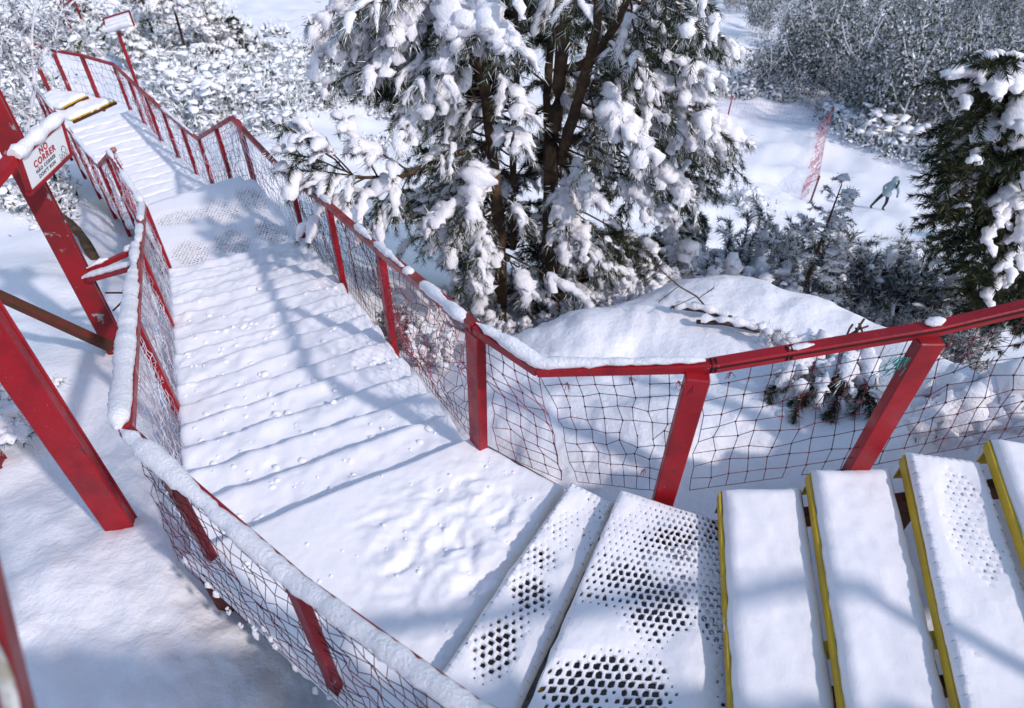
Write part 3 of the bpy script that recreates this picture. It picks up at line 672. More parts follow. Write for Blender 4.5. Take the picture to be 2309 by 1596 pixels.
cb3 = atz(5, 1080, -1.25); column(cb3, 3.9, 'short visible foot of a red column at the left edge', R(20), .18)
def collar(mb, p, r_, seed):
    a = np.linspace(0, 2*np.pi, 13)[:-1]
    q = [p+V(math.cos(t)*r_, math.sin(t)*r_*.9, -.01) for t in a]+[p+V(math.cos(.01)*r_, 0, -.01)]
    mb.tube(q, .03+.012*np.sin(np.array(list(a)+[0])*3+seed), 7, .7, noise=.012, nsc=15)
bm_a = atz(252, 783, -1.15); bm_b = atz(-60, 640, -.35)
b = MB(); b.bar(bm_a, bm_b, .09, .07); bo = b.build('diagonal_brace', M['rust']); tag(bo, 'rusty diagonal brace running from the sign column to the left edge', 'brace')

zt = aty(87, 317, 5.1)[2]; zb = aty(115, 390, 5.12)[2]
TL, TR, BL, BR = atz(39, 359, zt), atz(135, 275, zt), atz(68, 434, zb), atz(162, 346, zb)
sg = empty('warning_sign', (TL+TR+BL+BR)/4, 'white warning sign reading NO CORRER in red with snow on top', 'sign')
ex = nrm(TR-TL); ey = nrm((TL-BL)-ex*((TL-BL)@ex)); en = np.cross(ex, ey)       # en points to the viewer
w_, h_ = np.linalg.norm(TR-TL), np.linalg.norm((TL-BL)-ex*((TL-BL)@ex)); cen = (TL+TR+BL+BR)/4
MR = np.stack([ex, ey, en], 1)
b = MB(); b.box(cen, (w_, h_, .012), MR); brd = b.build('board', M['sign'], sg)
for q, sz in ((ey*h_/2, (w_+.05, .03, .04)), (-ey*h_/2, (w_+.05, .03, .04)), (ex*w_/2, (.03, h_-.03, .038)), (-ex*w_/2, (.03, h_-.03, .038))):
    b = MB(); b.box(cen+q, sz, MR, bev=.004); b.build('frame', M['red'], sg)
b = MB(); P = [cen+ey*(h_/2+.035)+ex*w_*t-en*.01 for t in np.linspace(-.53, .53, 14)]; b.tube(P, .052+.01*np.sin(np.arange(14)*1.3), 10, .95, noise=.010, nsc=16); b.build('snow_ridge', M['snow_tree'], sg, smooth=True)
def text(body, size, pos, mm, parent, bold=0.):
    cu = bpy.data.curves.new('t', 'FONT'); cu.body = body; cu.size = size; cu.align_x = 'CENTER'; cu.align_y = 'CENTER'; cu.extrude = .001; cu.offset = bold; cu.space_character = 1.22
    o = bpy.data.objects.new('t', cu); COL.objects.link(o); bpy.context.view_layer.update()
    me = bpy.data.meshes.new_from_object(o.evaluated_get(bpy.context.evaluated_depsgraph_get())); bpy.data.objects.remove(o)
    mx = Matrix([list(ex)+[0], list(ey)+[0], list(en)+[0], [0, 0, 0, 1]]).transposed(); mx.translation = Vector(cen+ex*pos[0]*w_+ey*pos[1]*h_+en*.009)
    me.transform(mx); me.materials.clear(); me.materials.append(mm); me.name = 'lettering'
    r_ = bpy.data.objects.new('lettering', me); COL.objects.link(r_); r_.parent = parent; r_['kind'] = 'stuff'; return r_
text('NO', .125*h_/.5, (-.02, .27), M['ink_red'], brd, .002); text('CORRER', .125*h_/.5, (-.04, .05), M['ink_red'], brd, .002)
text('NÃO CORRER', .068*h_/.5, (-.06, -.15), M['ink_dark'], brd, .001); text("DON'T RUN", .068*h_/.5, (-.06, -.31), M['ink_dark'], brd, .001)
b = MB(); L0 = cen+ex*w_*.34-ey*h_*.34+en*.010
for k in range(3):
    t = np.linspace(0, 1, 14); q = L0+ex*((t-.5)*.13)[:, None]+ey*(.012*np.sin(t*(16+5*k))-.022*(k-1))[:, None]; segs(b, q[:-1], q[1:], .0016, 3)
t = np.linspace(0, 1, 9); q = L0+ex*((t-.3)*.07)[:, None]+ey*(.045+.03*np.sin(t*np.pi))[:, None]; segs(b, q[:-1], q[1:], .003, 3)
b.build('emblem', M['ink_dark'], brd)
# cross arm and second panel running off to the left
ar0 = TL-ex*.02-en*.03; b = MB(); b.bar(ar0, ar0-ex*1.0-UPZ*.12, .09, .08, bev=.006); ao = b.build('cross_arm', M['red']); tag(ao, 'red cross arm leaving the warning sign towards the left edge', 'beam')
b = MB(); b.box(ar0-ex*.45+ey*.14, (.42, .22, .012), MR); so_ = b.build('sign_panel', M['sign']); tag(so_, 'blank white panel edge above the red cross arm at the left edge', 'sign')
# brackets between column and railing
for (p, q, zp, zq, hh, snowy, lab) in ((( 195, 612), (312, 560), -.35, -.05, .05, .5, 'upper red bracket arm from the sign column to the railing'), ((180, 635), (312, 598), -.45, -.2, .06, 1, 'lower snow-topped red bracket arm from the sign column to the railing')):
    a = online(p, cb1, cb1+V(1, .3, 0)); c_ = online(q, l1(1, CL-.03), l1(4, CL-.03))
    e = empty('bracket_arm', a, lab, 'bracket'); b = MB(); b.bar(a, c_, .05, hh, bev=.004); b.build('arm', M['red'], e)
    runs = []; snowcap(runs, [a+UPZ*.03, c_+UPZ*.03], .035, 4.4+snowy, ((.45, .75),) if snowy < 1 else ()); [q.build('snow_ridge', M['snow_tree'], e, smooth=True) for q in runs]
rods = [[(238, 660), (277, 660), (312, 652)], [(277, 655), (310, 608)], [(255, 700), (280, 676), (312, 668)], [(268, 752), (280, 762), (312, 755)]]
for i, rr in enumerate(rods):
    b = MB(); q = [online(p, cb1+V(0, 0, 0), l1(2.6, CL-.03)) if 0 else aty(p[0], p[1], 5.2-.25*j) for j, p in enumerate(rr)]
    b.tube(q, .009, 6); o = b.build('thin_rod', M['rust']); tag(o, ['bent thin rod level between the sign column and the railing', 'short slanting rod just under the bracket arms', 'kinked thin rod below the level rod', 'lowest thin rod near the foot of the sign column'][i], 'rod', 'thin rods by the sign column')

# far sign on a pole
pb = aty(312, 200, 18.5); pz0 = gz(pb[0], pb[1]); ptop = aty(272, 72, 18.5)[2]
fs = empty('pole_sign', (pb[0], pb[1], pz0), 'small snow-plastered sign on a thin red pole beyond the lower flight', 'sign')
b = MB(); b.tube([(pb[0], pb[1], pz0-.3), (pb[0], pb[1], ptop)], .045, 8); b.build('pole', M['red'], fs)
Q = [aty(233, 42, 18.4), aty(291, 24, 18.4), aty(303, 58, 18.4), aty(241, 76, 18.4)]
b = MB(); v = [q for q in Q]+[q+V(.01, .05, .02) for q in Q]; b.add(v, [[3, 2, 1, 0], [4, 5, 6, 7], [0, 1, 5, 4], [1, 2, 6, 5], [2, 3, 7, 6], [3, 0, 4, 7]]); b.build('board', M['sign'], fs)
b = MB()
for i in (0, 1, 3): b.bar(Q[i], Q[(i+1) % 4], .035, .035)
b.build('frame', M['red_old'], fs)
b = MB(); qq = [Q[0]+(Q[1]-Q[0])*t+V(0, -.03, -.16) for t in np.linspace(.08, .95, 9)]; b.tube(qq, .12, 8, .6, noise=.04, nsc=4); qq = [Q[3]+(Q[2]-Q[3])*t+V(0, -.03, .12) for t in np.linspace(.05, .95, 9)]; b.tube(qq, .13, 8, .7, noise=.05, nsc=4); tag(b.build('snow_plaster', M['snow_tree'], fs, smooth=True), kind='stuff')

# far end of the walkway with yellow-edged steps
e4 = empty('far_walkway', aty(200, 240, 21), 'distant walkway steps with yellow edges at the top left', 'walkway')
zr = float(Z3[-1]); zw = zr-1.05
fr = [rail3[-1]]+[atz(*p, zr+.05*i) for i, p in enumerate(((183, 125), (118, 113), (62, 96)))]
railing('far_railing', 'most distant red railing at the top left, turning away from the lower flight', fr,
        [(V(p[0], p[1], zw-.3), p[2], nrm(fr[-1]-fr[0])) for p in fr[1:]], [dict(m='net_frost', top=fr, bot=[p-UPZ*.95 for p in fr], cell=.16, r=.006, sag=.05, jit=.03, seed=31)], pw=.10, pd=.06)
for i, (pa, pb_, dz) in enumerate((((158, 268), (256, 224), 0.02), ((138, 240), (192, 212), .16))):
    a = atz(*pa, zw+dz); b_ = atz(*pb_, zw+dz); back = nrm(np.cross(UPZ, b_-a))*.95
    if back[1] < 0: back = -back
    cc = [a[:2], b_[:2], (b_+back)[:2], (a+back)[:2]]
    b = MB(); b.bar(a+V(0, 0, -.04), b_+V(0, 0, -.04), .03, .028); t_ = b.build('nosing', M['yellow'], e4)
    b = MB(); b.bar(a+V(0, .06, -.11), b_+V(0, .06, -.11), .05, .06); b.build('riser', M['rust'], t_)
    b = MB(); snow_slab(b, cc, zw+dz+.03, .05, du=.08, seed=i*4., lump=.03, edge=.08, jag=.03); b.build('snow_cover', M['snow'], t_, smooth=True)
# tiny red frame at the very top left
b = MB(); q = [aty(134, -4, 34), aty(148, 34, 34), aty(142, 15, 34), aty(165, -4, 34), aty(171, 12, 34)]
fx = empty('red_frame', (*q[1][:2], gz(*q[1][:2])), 'thin red frame standing in scrub at the very top left', 'frame')
for a, c_ in ((0, 1), (2, 3), (3, 4)):
    b = MB(); p0, p1 = q[a].copy(), q[c_].copy(); 
    if c_ != 3: p1[2] -= .6
    b.bar(p0, p1, .07, .07); b.build('bar', M['red_old'], fx)

# near handrail with frosted rope at the bottom left corner
hA = CPOS+ray(-92, 1000)*1.05; hB = CPOS+ray(60, 1640)*.92
hr = empty('rope_wrapped_rail', hB, 'close red rail wound with frosted rope in the bottom left corner', 'rail')
dd = nrm(hB-hA); b = MB(); b.bar(hA-dd*.6+V(-.045, 0, 0), hB+dd*.6+V(-.045, 0, 0), .09, .05, bev=.005); b.build('rail', M['red_old'], hr)
t = np.linspace(-.3, 1.4, 300); 
for ph in (0, 2.1, 4.2):
    P = hA+(hB-hA)*t[:, None]; a = t*120+ph; sd = nrm(np.cross(dd, _fw)); up_ = np.cross(sd, dd)
    P = P+sd*(np.cos(a)*.005)[:, None]+up_*(np.sin(a)*.005)[:, None]-_fw*.03+sd*(.012*np.sin(t*9))[:, None]; b = MB(); b.tube(P, .0055, 6); b.build('rope_strand', M['rope'], hr, smooth=True)
for k in range(5):
    p = hA+(hB-hA)*(.35+.15*k)-_fw*.03; q = p-sd*(.10)*(1 if (sd@_rt) > 0 else -1)+dd*random.uniform(-.1, .1); b = MB(); b.tube([p, (p+q)/2+dd*.02, q], .006, 6, noise=.001, nsc=60); b.build('rope_loop', M['rope'], hr, smooth=True)
    b = MB(); mid = p*.6+q*.4; b.tube([mid-dd*.025, mid, mid+dd*.03], [.004, .011, .004], 7, noise=.003, nsc=60); b.build('frost_lump', M['snow_tree'], hr, smooth=True)

# dark sheet under the turning steps; their shade is put into its colour
bx_, by_ = np.meshgrid(np.linspace(-.75, 1.75, 50), np.linspace(.9, 2.55, 40)); edge_ = fbm2(bx_, by_, 2.2, 3, 61.)
bz_ = ground(bx_, by_)+.035-.09*np.clip(np.maximum(np.maximum(np.abs((bx_-.5)/1.25), np.abs((by_-1.72)/.83)), 1.5+((-.47-bx_)*.59+(1.06-by_)*.81)*2.2)+.35*edge_-.72, 0, 1)*2
n0, n1 = bx_.shape; ix = np.arange(n0*n1).reshape(n0, n1)
b = MB().add(np.stack([bx_, by_, bz_], -1), np.stack([ix[:-1, :-1], ix[:-1, 1:], ix[1:, 1:], ix[1:, :-1]], -1).reshape(-1, 4))
M['shade_grey'] = mat('under_step_shade', (.14, .135, .15), .95, .1, bump=[(20, .03), (80, .01)], var=((.22, .21, .23), 8, .4, .6))
tag(b.build('under_step_shade', M['shade_grey'], smooth=True), kind='structure')

# ------------------------------------------------------------------ vegetation
def hit(px, py):
    """pixel rays -> points on the snow"""
    px = np.asarray(px, float); py = np.asarray(py, float)
    v = _fw[None]+_rt[None]*((px-PW/2)/FPX)[:, None]+_up[None]*((PH/2-py)/FPX)[:, None]
    t = np.exp(np.linspace(math.log(2.5), math.log(230), 260)); P = CPOS+v[:, None]*t[None, :, None]
    below = P[..., 2] < gbase(P[..., 0], P[..., 1]); k = np.argmax(below, 1); ok = below.any(1)
    Q = P[np.arange(len(k)), k]; Q[:, 2] = ground(Q[:, 0], Q[:, 1]); return Q, ok
def inpoly(x, y, poly):
    poly = np.asarray(poly, float); c = np.zeros(np.shape(x), bool); n = len(poly)
    for i in range(n):
        x0, y0 = poly[i]; x1, y1 = poly[(i+1) % n]
        c ^= ((y0 > y) != (y1 > y)) & (x < (x1-x0)*(y-y0)/(y1-y0+1e-9)+x0)
    return c
def sample_poly(poly, n):
    poly = np.asarray(poly, float); lo, hi = poly.min(0), poly.max(0); out = np.zeros((0, 2))
    while len(out) < n:
        q = lo+(hi-lo)*RNG.random((n*2, 2)); out = np.r_[out, q[inpoly(q[:, 0], q[:, 1], poly)]]
    return out[:n]
GREEN = np.array([(.010, .018, .008), (.018, .028, .009), (.060, .064, .016), (.010, .016, .010)])
FROST = np.array([(.55, .56, .60), (.70, .71, .75), (.40, .41, .45)])
DARKF = np.array([(.10, .11, .12), (.16, .17, .18), (.06, .065, .065)])
def spikes(mb, P, Dr, L, W_, colr):
    """one slender triangle each"""
    n = len(P)
    if n == 0: return
    S = nrm(np.cross(Dr, RNG.standard_normal((n, 3)))); W_ = np.broadcast_to(W_, (n,))[:, None]; L = np.broadcast_to(L, (n,))[:, None]
    v = np.stack([P-S*W_/2, P+S*W_/2, P+Dr*L], 1).reshape(-1, 3); f = np.arange(3*n).reshape(-1, 3)
    mb.add(v, f, np.repeat(colr, 3, 0))
def pick(pal, n): return pal[RNG.integers(0, len(pal), n)]*(.75+.5*RNG.random((n, 1)))
def needle_twig(nb, P, dens, L, W_, frost):
    """needles all along polyline P"""
    n = max(6, int(plen(P)*dens)); t = RNG.random(n); Q = poly_at(P, t); T = nrm(poly_at(P, np.clip(t+.05, 0, 1))-poly_at(P, np.clip(t-.05, 0, 1)))
    rd = RNG.standard_normal((n, 3)); rd -= T*(rd*T).sum(1, keepdims=True); rd = nrm(rd)
    Dr = nrm(T*.75+rd*.75+V(0, 0, -.12)); fr = RNG.random(n) < frost
    colr = np.where(fr[:, None], pick(FROST, n), pick(GREEN, n))
    spikes(nb, Q, Dr, L*(.7+.5*RNG.random(n)), W_, colr)
def bough(S, p0, p1, sag, ntw, tl, snow, dens, nl=.085, nw=.007, frost=.35, r=.055, hang=.5, leaf0=.3, wood_r=.018, fringe=.75, rag=.75):
    """S: dict of builders; drooping bough with snow-laden twigs"""
    p0 = np.asarray(p0, float); p1 = np.asarray(p1, float); L = np.linalg.norm(p1-p0)
    c = (p0+p1)/2+V(0, 0, sag); t = np.linspace(0, 1, 9)[:, None]; A = p0*(1-t)**2+2*c*t*(1-t)+p1*t*t
    A[1:-1] += RNG.standard_normal((7, 3))*.02*L/2
    S['wood'].tube(A, np.linspace(wood_r*(.6+.4*L/2), .005, 9), 5, cap=False)
    ax = nrm(p1-p0); sd = nrm(np.cross(ax, V(0, 0, 1)))
    tips = [(A[-5:], 1.5)]
    for i in range(ntw):
        u = leaf0+(1-leaf0)*(i+random.random())/ntw; q = poly_at(A, [min(u, 1)])[0]; s_ = 1 if i % 2 else -1
        d = nrm(ax*random.uniform(.35, .9)+sd*s_*random.uniform(.35, .9)+V(0, 0, -hang*random.uniform(.3, 1.4)))
        l = tl*random.uniform(.55, 1.15)*(1.15-.5*u); m_ = q+d*l*.5+V(0, 0, .03); e_ = q+d*l+V(0, 0, -.22*l*hang)
        tips.append((np.array([q, q+d*l*.25+V(0, 0, .015), m_, (m_+e_)/2, e_]), 1.0))
    for P, k in tips:
        needle_twig(S['needles'], P, dens, nl, nw, frost)
        if random.random() < snow:
            l = plen(P); n = max(6, int(l/.045)); t = np.linspace(.02, .93, n); Q = poly_at(P, t); rr = r*k*random.uniform(.65, 1.25)
            prof = np.sin(np.pi*np.clip(t*.86+.10, 0, 1))**.6*(.85+.3*fbm(np.c_[t*6+random.random()*40, 0*t, 0*t], 2))
            prof = np.clip(prof, .12, None); Q[:, 2] += rr*prof*.40
            S['snow'].tube(Q, rr*prof, 10, random.uniform(.5, .8), noise=rr*rag*.8, nsc=19)
            if random.random() < fringe:      # frosted fringe under the load
                m2 = int(l*dens*.8); tt = RNG.random(m2); QQ = poly_at(P, tt); T_ = nrm(P[-1]-P[0]); rd = RNG.standard_normal((m2, 3)); Dr = nrm(T_*.9+rd*.55+V(0, 0, -.5))
                spikes(S['snow_fringe'], QQ+V(0, 0, rr*.10)+rd*rr*.45, Dr, nl*(.6+.8*RNG.random(m2)), nw*1.1, np.where((RNG.random(m2) < .65)[:, None], pick(np.array([SNOWC]), m2).clip(0, .9), pick(np.array([(.30, .30, .24), (.10, .11, .05)]), m2)))
def newS(): return {k: MB() for k in ('wood', 'needles', 'snow', 'snow_fringe')}
def finish(S, e, wood='twig', shared=None):
    if S['wood'].n: tag(S['wood'].build('branches', M[wood], e, smooth=True), kind='stuff')
    if S['needles'].n: tag(S['needles'].build('needles', M['needles'], e), kind='stuff')
    if S['snow'].n: tag(S['snow'].build('snow_load', M['snow_tree'], e, smooth=True), kind='stuff')
    if S['snow_fringe'].n: tag(S['snow_fringe'].build('frost_fringe', M['frost'], e), kind='stuff')

# --- the big pine behind the railing
pine = empty('snow_laden_pine', aty(1190, 735, 8.0), 'large multi-stemmed pine with brown trunks and heavy drooping snow, centre of the picture', 'tree')
stems = []
for pts, Yd, r0, r1_, mt in (
    ([(1128, 760), (1128, 640), (1126, 520), (1117, 420), (1108, 330), (1097, 220), (1078, 120), (1050, 30), (1030, -90), (1020, -260)], [7.7, 7.7, 7.7, 7.7, 7.7, 7.75, 7.8, 7.9, 8, 8.1], .10, .05, 'bark_warm'),
    ([(1234, 740), (1237, 640), (1238, 540), (1240, 430), (1243, 340), (1255, 240), (1266, 130), (1272, 20), (1280, -120), (1285, -300)], [8.2]*10, .125, .06, 'bark'),
    ([(1262, 365), (1280, 300), (1303, 225), (1325, 150), (1345, 60), (1352, -60), (1360, -220)], [8.2, 8.1, 8.0, 8.0, 8.0, 8.1, 8.2], .075, .045, 'bark'),
    ([(1280, 155), (1310, 148), (1340, 128), (1362, 95), (1400, 40), (1430, -60)], [8.2, 8.1, 8.0, 7.9, 7.8, 7.8], .06, .03, 'bark'),
    ([(1156, 560), (1158, 470), (1156, 360), (1160, 240), (1168, 120), (1160, 0), (1150, -150)], [8.6]*7, .05, .03, 'bark'),
    ([(1232, 380), (1236, 300), (1232, 220), (1240, 120), (1250, 0), (1255, -150)], [8.7]*6, .06, .035, 'bark'),
    ([(1425, 420), (1432, 320), (1440, 230), (1446, 120), (1450, 0), (1455, -150)], [9.3]*6, .055, .03, 'bark')):
    P = np.array([aty(p[0], p[1], y_) for p, y_ in zip(pts, Yd)])
    if pts[0][1] > 700: P[0, 2] = min(P[0, 2], gz(P[0, 0], P[0, 1])-.2)
    b = MB(); q = poly_at(P, np.linspace(0, 1, 26)); rr = np.linspace(r0, r1_, 26); b.tube(q, rr, 12, noise=.012, nsc=7); b.build('trunk', M[mt], pine, smooth=True); stems.append(q)
ST = np.concatenate(stems)
CROWN = [(690, -60), (700, 60), (680, 110), (700, 200), (720, 280), (640, 262), (610, 280), (640, 350), (640, 400), (690, 490), (760, 515), (830, 520), (900, 550), (960, 600), (1000, 660), (1050, 710), (1180, 725), (1330, 690), (1440, 640), (1560, 600), (1600, 480), (1690, 420), (1685, 380), (1700, 320), (1640, 290), (1615, 240), (1635, 170), (1670, 140), (1650, 90), (1600, -60)]
def grow(S, tip, up_lo, up_hi, **kw):
    hz = np.linalg.norm(ST[:, :2]-tip[:2], axis=1); want = tip[2]+random.uniform(up_lo, up_hi)*(.4+.35*np.minimum(hz, 3))
    cost = np.abs(ST[:, 2]-want)*1.2+hz*.5; p0 = ST[np.argmin(cost)]
    L = np.linalg.norm(tip-p0)
    bough(S, p0, tip, .10*L, kw.pop('ntw', int(5+3*L)), kw.pop('tl', .42), leaf0=.25 if L < 1.2 else .45, **kw)
S = newS()
tips = np.r_[sample_poly(CROWN, 190), sample_poly([(960, 560), (1050, 640), (1480, 560), (1500, 640), (1330, 700), (1060, 730)], 26)]
for x, y in tips:
    Yd = 8.1+random.uniform(-1.5, 1.7)
    if x < 900 and y > 225: continue
    if x < 900: Yd = random.uniform(6.9, 8.6)
    if (1085 < x < 1165 and y > 150) or (1215 < x < 1335 and y > 90): Yd = random.uniform(8.5, 9.6)
    tip = aty(x, y, Yd)
    if tip[2] < gz(tip[0], tip[1])+.25: tip[2] = gz(tip[0], tip[1])+.25
    rightish = x > 1380
    grow(S, tip, .1, .7, snow=.28 if rightish else .46, dens=320 if rightish else 280, frost=.08 if rightish else .14, r=random.choice((.04, .055, .07)) if rightish else random.choice((.05, .065, .085)), hang=.6, nl=.10)
for x, y in sample_poly([(760, 0), (760, 200), (900, 300), (880, 460), (960, 540), (1080, 690), (1380, 670), (1560, 560), (1640, 400), (1620, 300), (1560, 200), (1600, 0), (1560, -60), (800, -60)], 200):
    tip = aty(x, y, random.uniform(8.8, 10.2)); tip[2] = max(tip[2], gz(tip[0], tip[1])+.3)
    grow(S, tip, .0, .5, snow=.08, dens=300, frost=.03, r=.05, hang=.4, nl=.12, nw=.011)
# boughs that give the outline its fingers
for x, y, Yd, r_, sn_ in ((690, 60, 7.6, .08, 1), (700, 130, 7.5, .08, .9), (760, 100, 7.4, .085, 1), (720, 210, 7.4, .08, .9), (830, 170, 7.2, .09, 1), (900, 300, 7.0, .095, 1), (960, 250, 7, .09, 1), (880, 90, 7.2, .095, 1), (1010, 90, 7.0, .10, 1), (1000, 180, 6.9, .10, 1), (1060, 470, 7.0, .11, 1), (1075, 650, 7.0, .11, 1), (1010, 560, 7.1, .08, 1), (950, 570, 7.2, .07, 1),
    (1190, 270, 7.2, .10, 1), (1175, 330, 7.1, .09, 1), (1275, 520, 7.3, .09, 1), (1285, 600, 7.4, .08, 1), (1330, 570, 7.4, .08, 1), (1460, 350, 7.0, .12, 1), (1400, 290, 7.1, .11, 1), (1340, 460, 7.2, .09, 1), (1560, 430, 7.4, .10, 1), (1520, 500, 7.4, .09, 1), (1600, 240, 7.6, .09, 1), (1625, 180, 7.6, .08, 1), (1690, 330, 7.6, .09, 1), (1650, 350, 7.5, .09, 1), (1470, 200, 7.6, .09, 1), (1540, 290, 7.5, .09, .8), (1660, 110, 7.8, .06, .6), (1690, 415, 7.8, .04, .4)):
    tip = aty(x, y, Yd); grow(S, tip, .2, .8, snow=sn_*.85, dens=320, frost=.10, r=r_, hang=.7, ntw=7, tl=.38)
limb = poly_at(np.array([aty(1108, 330, 7.72), aty(1010, 350, 7.5), aty(900, 400, 7.2), aty(800, 400, 7.0)]), np.linspace(0, 1, 14)); S['wood'].tube(limb, np.linspace(.05, .018, 14), 7, noise=.006, nsc=9)
for x, y, Yd in ((612, 275, 6.9), (640, 345, 6.8), (652, 395, 6.8), (700, 500, 6.6), (765, 478, 6.7), (835, 520, 6.7), (725, 420, 6.7), (690, 300, 6.9), (795, 330, 6.9), (880, 505, 6.9), (770, 270, 7.0), (840, 450, 6.8)):
    st_ = limb[np.argmin(np.linalg.norm(limb-aty(x+110, y-10, 7.0), axis=1))]; bough(S, st_, aty(x, y, Yd), .12, 6, .50, .62, 420, nl=.09, nw=.007, frost=.06, r=.078, hang=.45, leaf0=.3, wood_r=.016, fringe=.15, rag=.42)
finish(S, pine, 'bark')

# --- the green pine at the right edge
ST_keep = ST
rp = empty('green_pine', (5.9, 8.2, gz(5.9, 8.2)), 'dark green pine with bright snow pads at the right edge', 'tree')
P = np.array([aty(2345, y_, 8.0) for y_ in (980, 800, 600, 450, 330, 240, 170)]); P[0, 2] = gz(P[0, 0], P[0, 1])-.3
b = MB(); ST = poly_at(P, np.linspace(0, 1, 24)); b.tube(ST, np.linspace(.13, .04, 24), 10, noise=.012, nsc=7); b.build('trunk', M['bark'], rp, smooth=True)
RPOLY = [(2195, 120), (2250, 140), (2330, 150), (2420, 200), (2420, 860), (2308, 830), (2240, 730), (2180, 720), (2130, 650), (2100, 590), (2050, 480), (2045, 430), (2085, 395), (2075, 330), (2085, 290), (2120, 260), (2100, 190), (2150, 175)]
S = newS()
for x, y in sample_poly(RPOLY, 120):
    tip = aty(x, y, 7.6+random.uniform(-1.0, 1.4)); grow(S, tip, .1, .5, snow=.05, fringe=0., dens=440, frost=.02, r=.05, hang=.25, nl=.105, nw=.010, ntw=8, tl=.34)
for x, y, Yd, r_ in ((2120, 185, 7.0, .10), (2215, 135, 7.2, .07), (2160, 230, 7.0, .10), (2230, 215, 6.9, .11), (2270, 300, 6.8, .14), (2190, 345, 6.9, .09), (2130, 430, 7, .07), (2110, 470, 7, .07), (2240, 490, 6.8, .10), (2260, 620, 6.7, .11), (2215, 690, 6.7, .10), (2290, 560, 6.7, .12), (2210, 560, 6.8, .08), (2300, 400, 6.7, .12)):
    tip = aty(x, y, Yd); grow(S, tip, .15, .45, snow=.8, dens=400, frost=.04, r=r_*.85, fringe=.0, rag=.4, hang=.35, nl=.095, nw=.008, ntw=5, tl=.32)
finish(S, rp, 'bark')

# --- shrubs: built once per kind, copied
def shrub_proto(name, n, h, spread, snow, frost, dens, r, seed, label, nl=.07, nw=.010):
    random.seed(seed); e = empty(name, (0, 0, 0)); S = newS()
    for i in range(n):
        a = random.random()*6.283; rr = spread*math.sqrt(random.random()); q = V(math.cos(a)*rr*.5, math.sin(a)*rr*.5, -.1); hh = h*random.uniform(.45, 1)*(1-.35*rr/spread)
        tip = V(math.cos(a)*rr, math.sin(a)*rr, hh)
        bough(S, q, tip, .12, 5, .30*h/1.5, snow, dens, nl=nl, nw=nw, frost=frost, r=r, hang=.1, leaf0=.25, wood_r=.012)
    finish(S, e); return e
def copy_thing(src, loc, rz, sc, label, cat, group, tilt=0.):
    r_ = src.copy(); COL.objects.link(r_); r_.location = tuple(loc); r_.rotation_euler = (tilt, 0, rz); r_.scale = (sc, sc, sc); tag(r_, label, cat, group)
    for ch in src.children:
        c = ch.copy(); COL.objects.link(c); c.parent = r_
    return r_
def place(src, first, *a):
    if first: 
        src.location = tuple(a[0]); src.rotation_euler = (0, 0, a[1]); src.scale = (a[2],)*3; tag(src, a[3], a[4], a[5]); return src
    return copy_thing(src, *a)
shA = shrub_proto('frosted_shrub', 60, 1.7, .75, .36, .60, 330, .035, 21, '', nw=.012)
shB = shrub_proto('snowy_shrub', 26, 1.0, .7, .95, .45, 120, .075, 22, '')
shC = shrub_proto('frosted_shrub', 56, 1.5, .65, .28, .55, 380, .03, 23, '', nw=.012)
SH = [  # kind, px x, Y, scale, label
 ('A', 1655, 9.2, 1.65, 'grey frosted shrub just right of the big pine, behind the snow bank'),
 ('C', 1725, 9.6, 1.7, 'bushy frosted shrub left of the upright sapling'),
 ('A', 1790, 9.8, 1.56, 'tall frosted shrub standing behind the upright sapling'),
 ('C', 1850, 9.4, 1.8, 'blue-grey shaded shrub just right of the upright sapling'),
 ('A', 1915, 9.4, 1.7, 'blue-grey shaded shrub in the middle of the hedge'),
 ('C', 1985, 9.2, 1.85, 'dark frosted shrub right of the middle of the hedge'),
 ('A', 2050, 9.0, 1.7, 'dark frosted shrub beside the green pine'),
 ('C', 2115, 8.8, 1.75, 'darkest shrub of the hedge, under the green pine'),
 ('A', 1960, 8.0, .75, 'low dark shrub right behind the snow bank crest'),
 ('C', 2060, 7.4, .75, 'low dark shrub between the snow bank and the railing'),
 ('C', 2170, 7.0, .8, 'low dark shrub under the green pine branches'),
 ('B', 1450, 8.6, 1.35, 'low white snow-buried shrub right of the pine trunks'),
 ('B', 1540, 8.8, 1.6, 'rounded snow-buried shrub behind the snow bank'),
 ('B', 1620, 8.5, 1.4, 'snow-buried shrub at the left end of the hedge'),
 ('B', 1690, 8.2, 1.1, 'small snow-buried shrub at the foot of the hedge'),
 ('B', 1330, 8.9, .9, 'snow-buried shrub right behind the thick pine trunk'),
 ('B', 1050, 8.0, .8, 'snow-buried shrub left of the pine trunks'),
 ('B', 940, 6.4, .62, 'snowy shrub seen through the net below the pine'),
 ('B', 985, 5.2, .55, 'nearest snowy shrub pressed against the railing net'),
 ('B', 1180, 7.2, .62, 'snow-buried shrub between the two thickest pine trunks'),
 ('B', 1095, 7.1, .6, 'snow-buried shrub at the foot of the left pine trunk'),
 ('B', 1285, 7.3, .62, 'snow-buried shrub at the right foot of the thick pine trunk'),
 ('B', 1400, 7.0, .6, 'small snow-buried shrub on the crest of the snow bank'),
 ('C', 880, 6.2, .5, 'dark low shrub beside the tree-side railing'),
]
used = set()
for i, (k, x, Yd, sc, lab) in enumerate(SH):
    X_ = aty(x, 700, Yd)[0]; src = dict(A=shA, B=shB, C=shC)[k]
    place(src, k not in used, (X_, Yd, gz(X_, Yd)-.05), random.random()*6, sc, lab, 'shrub', 'snowy shrubs beside the steps'); used.add(k)
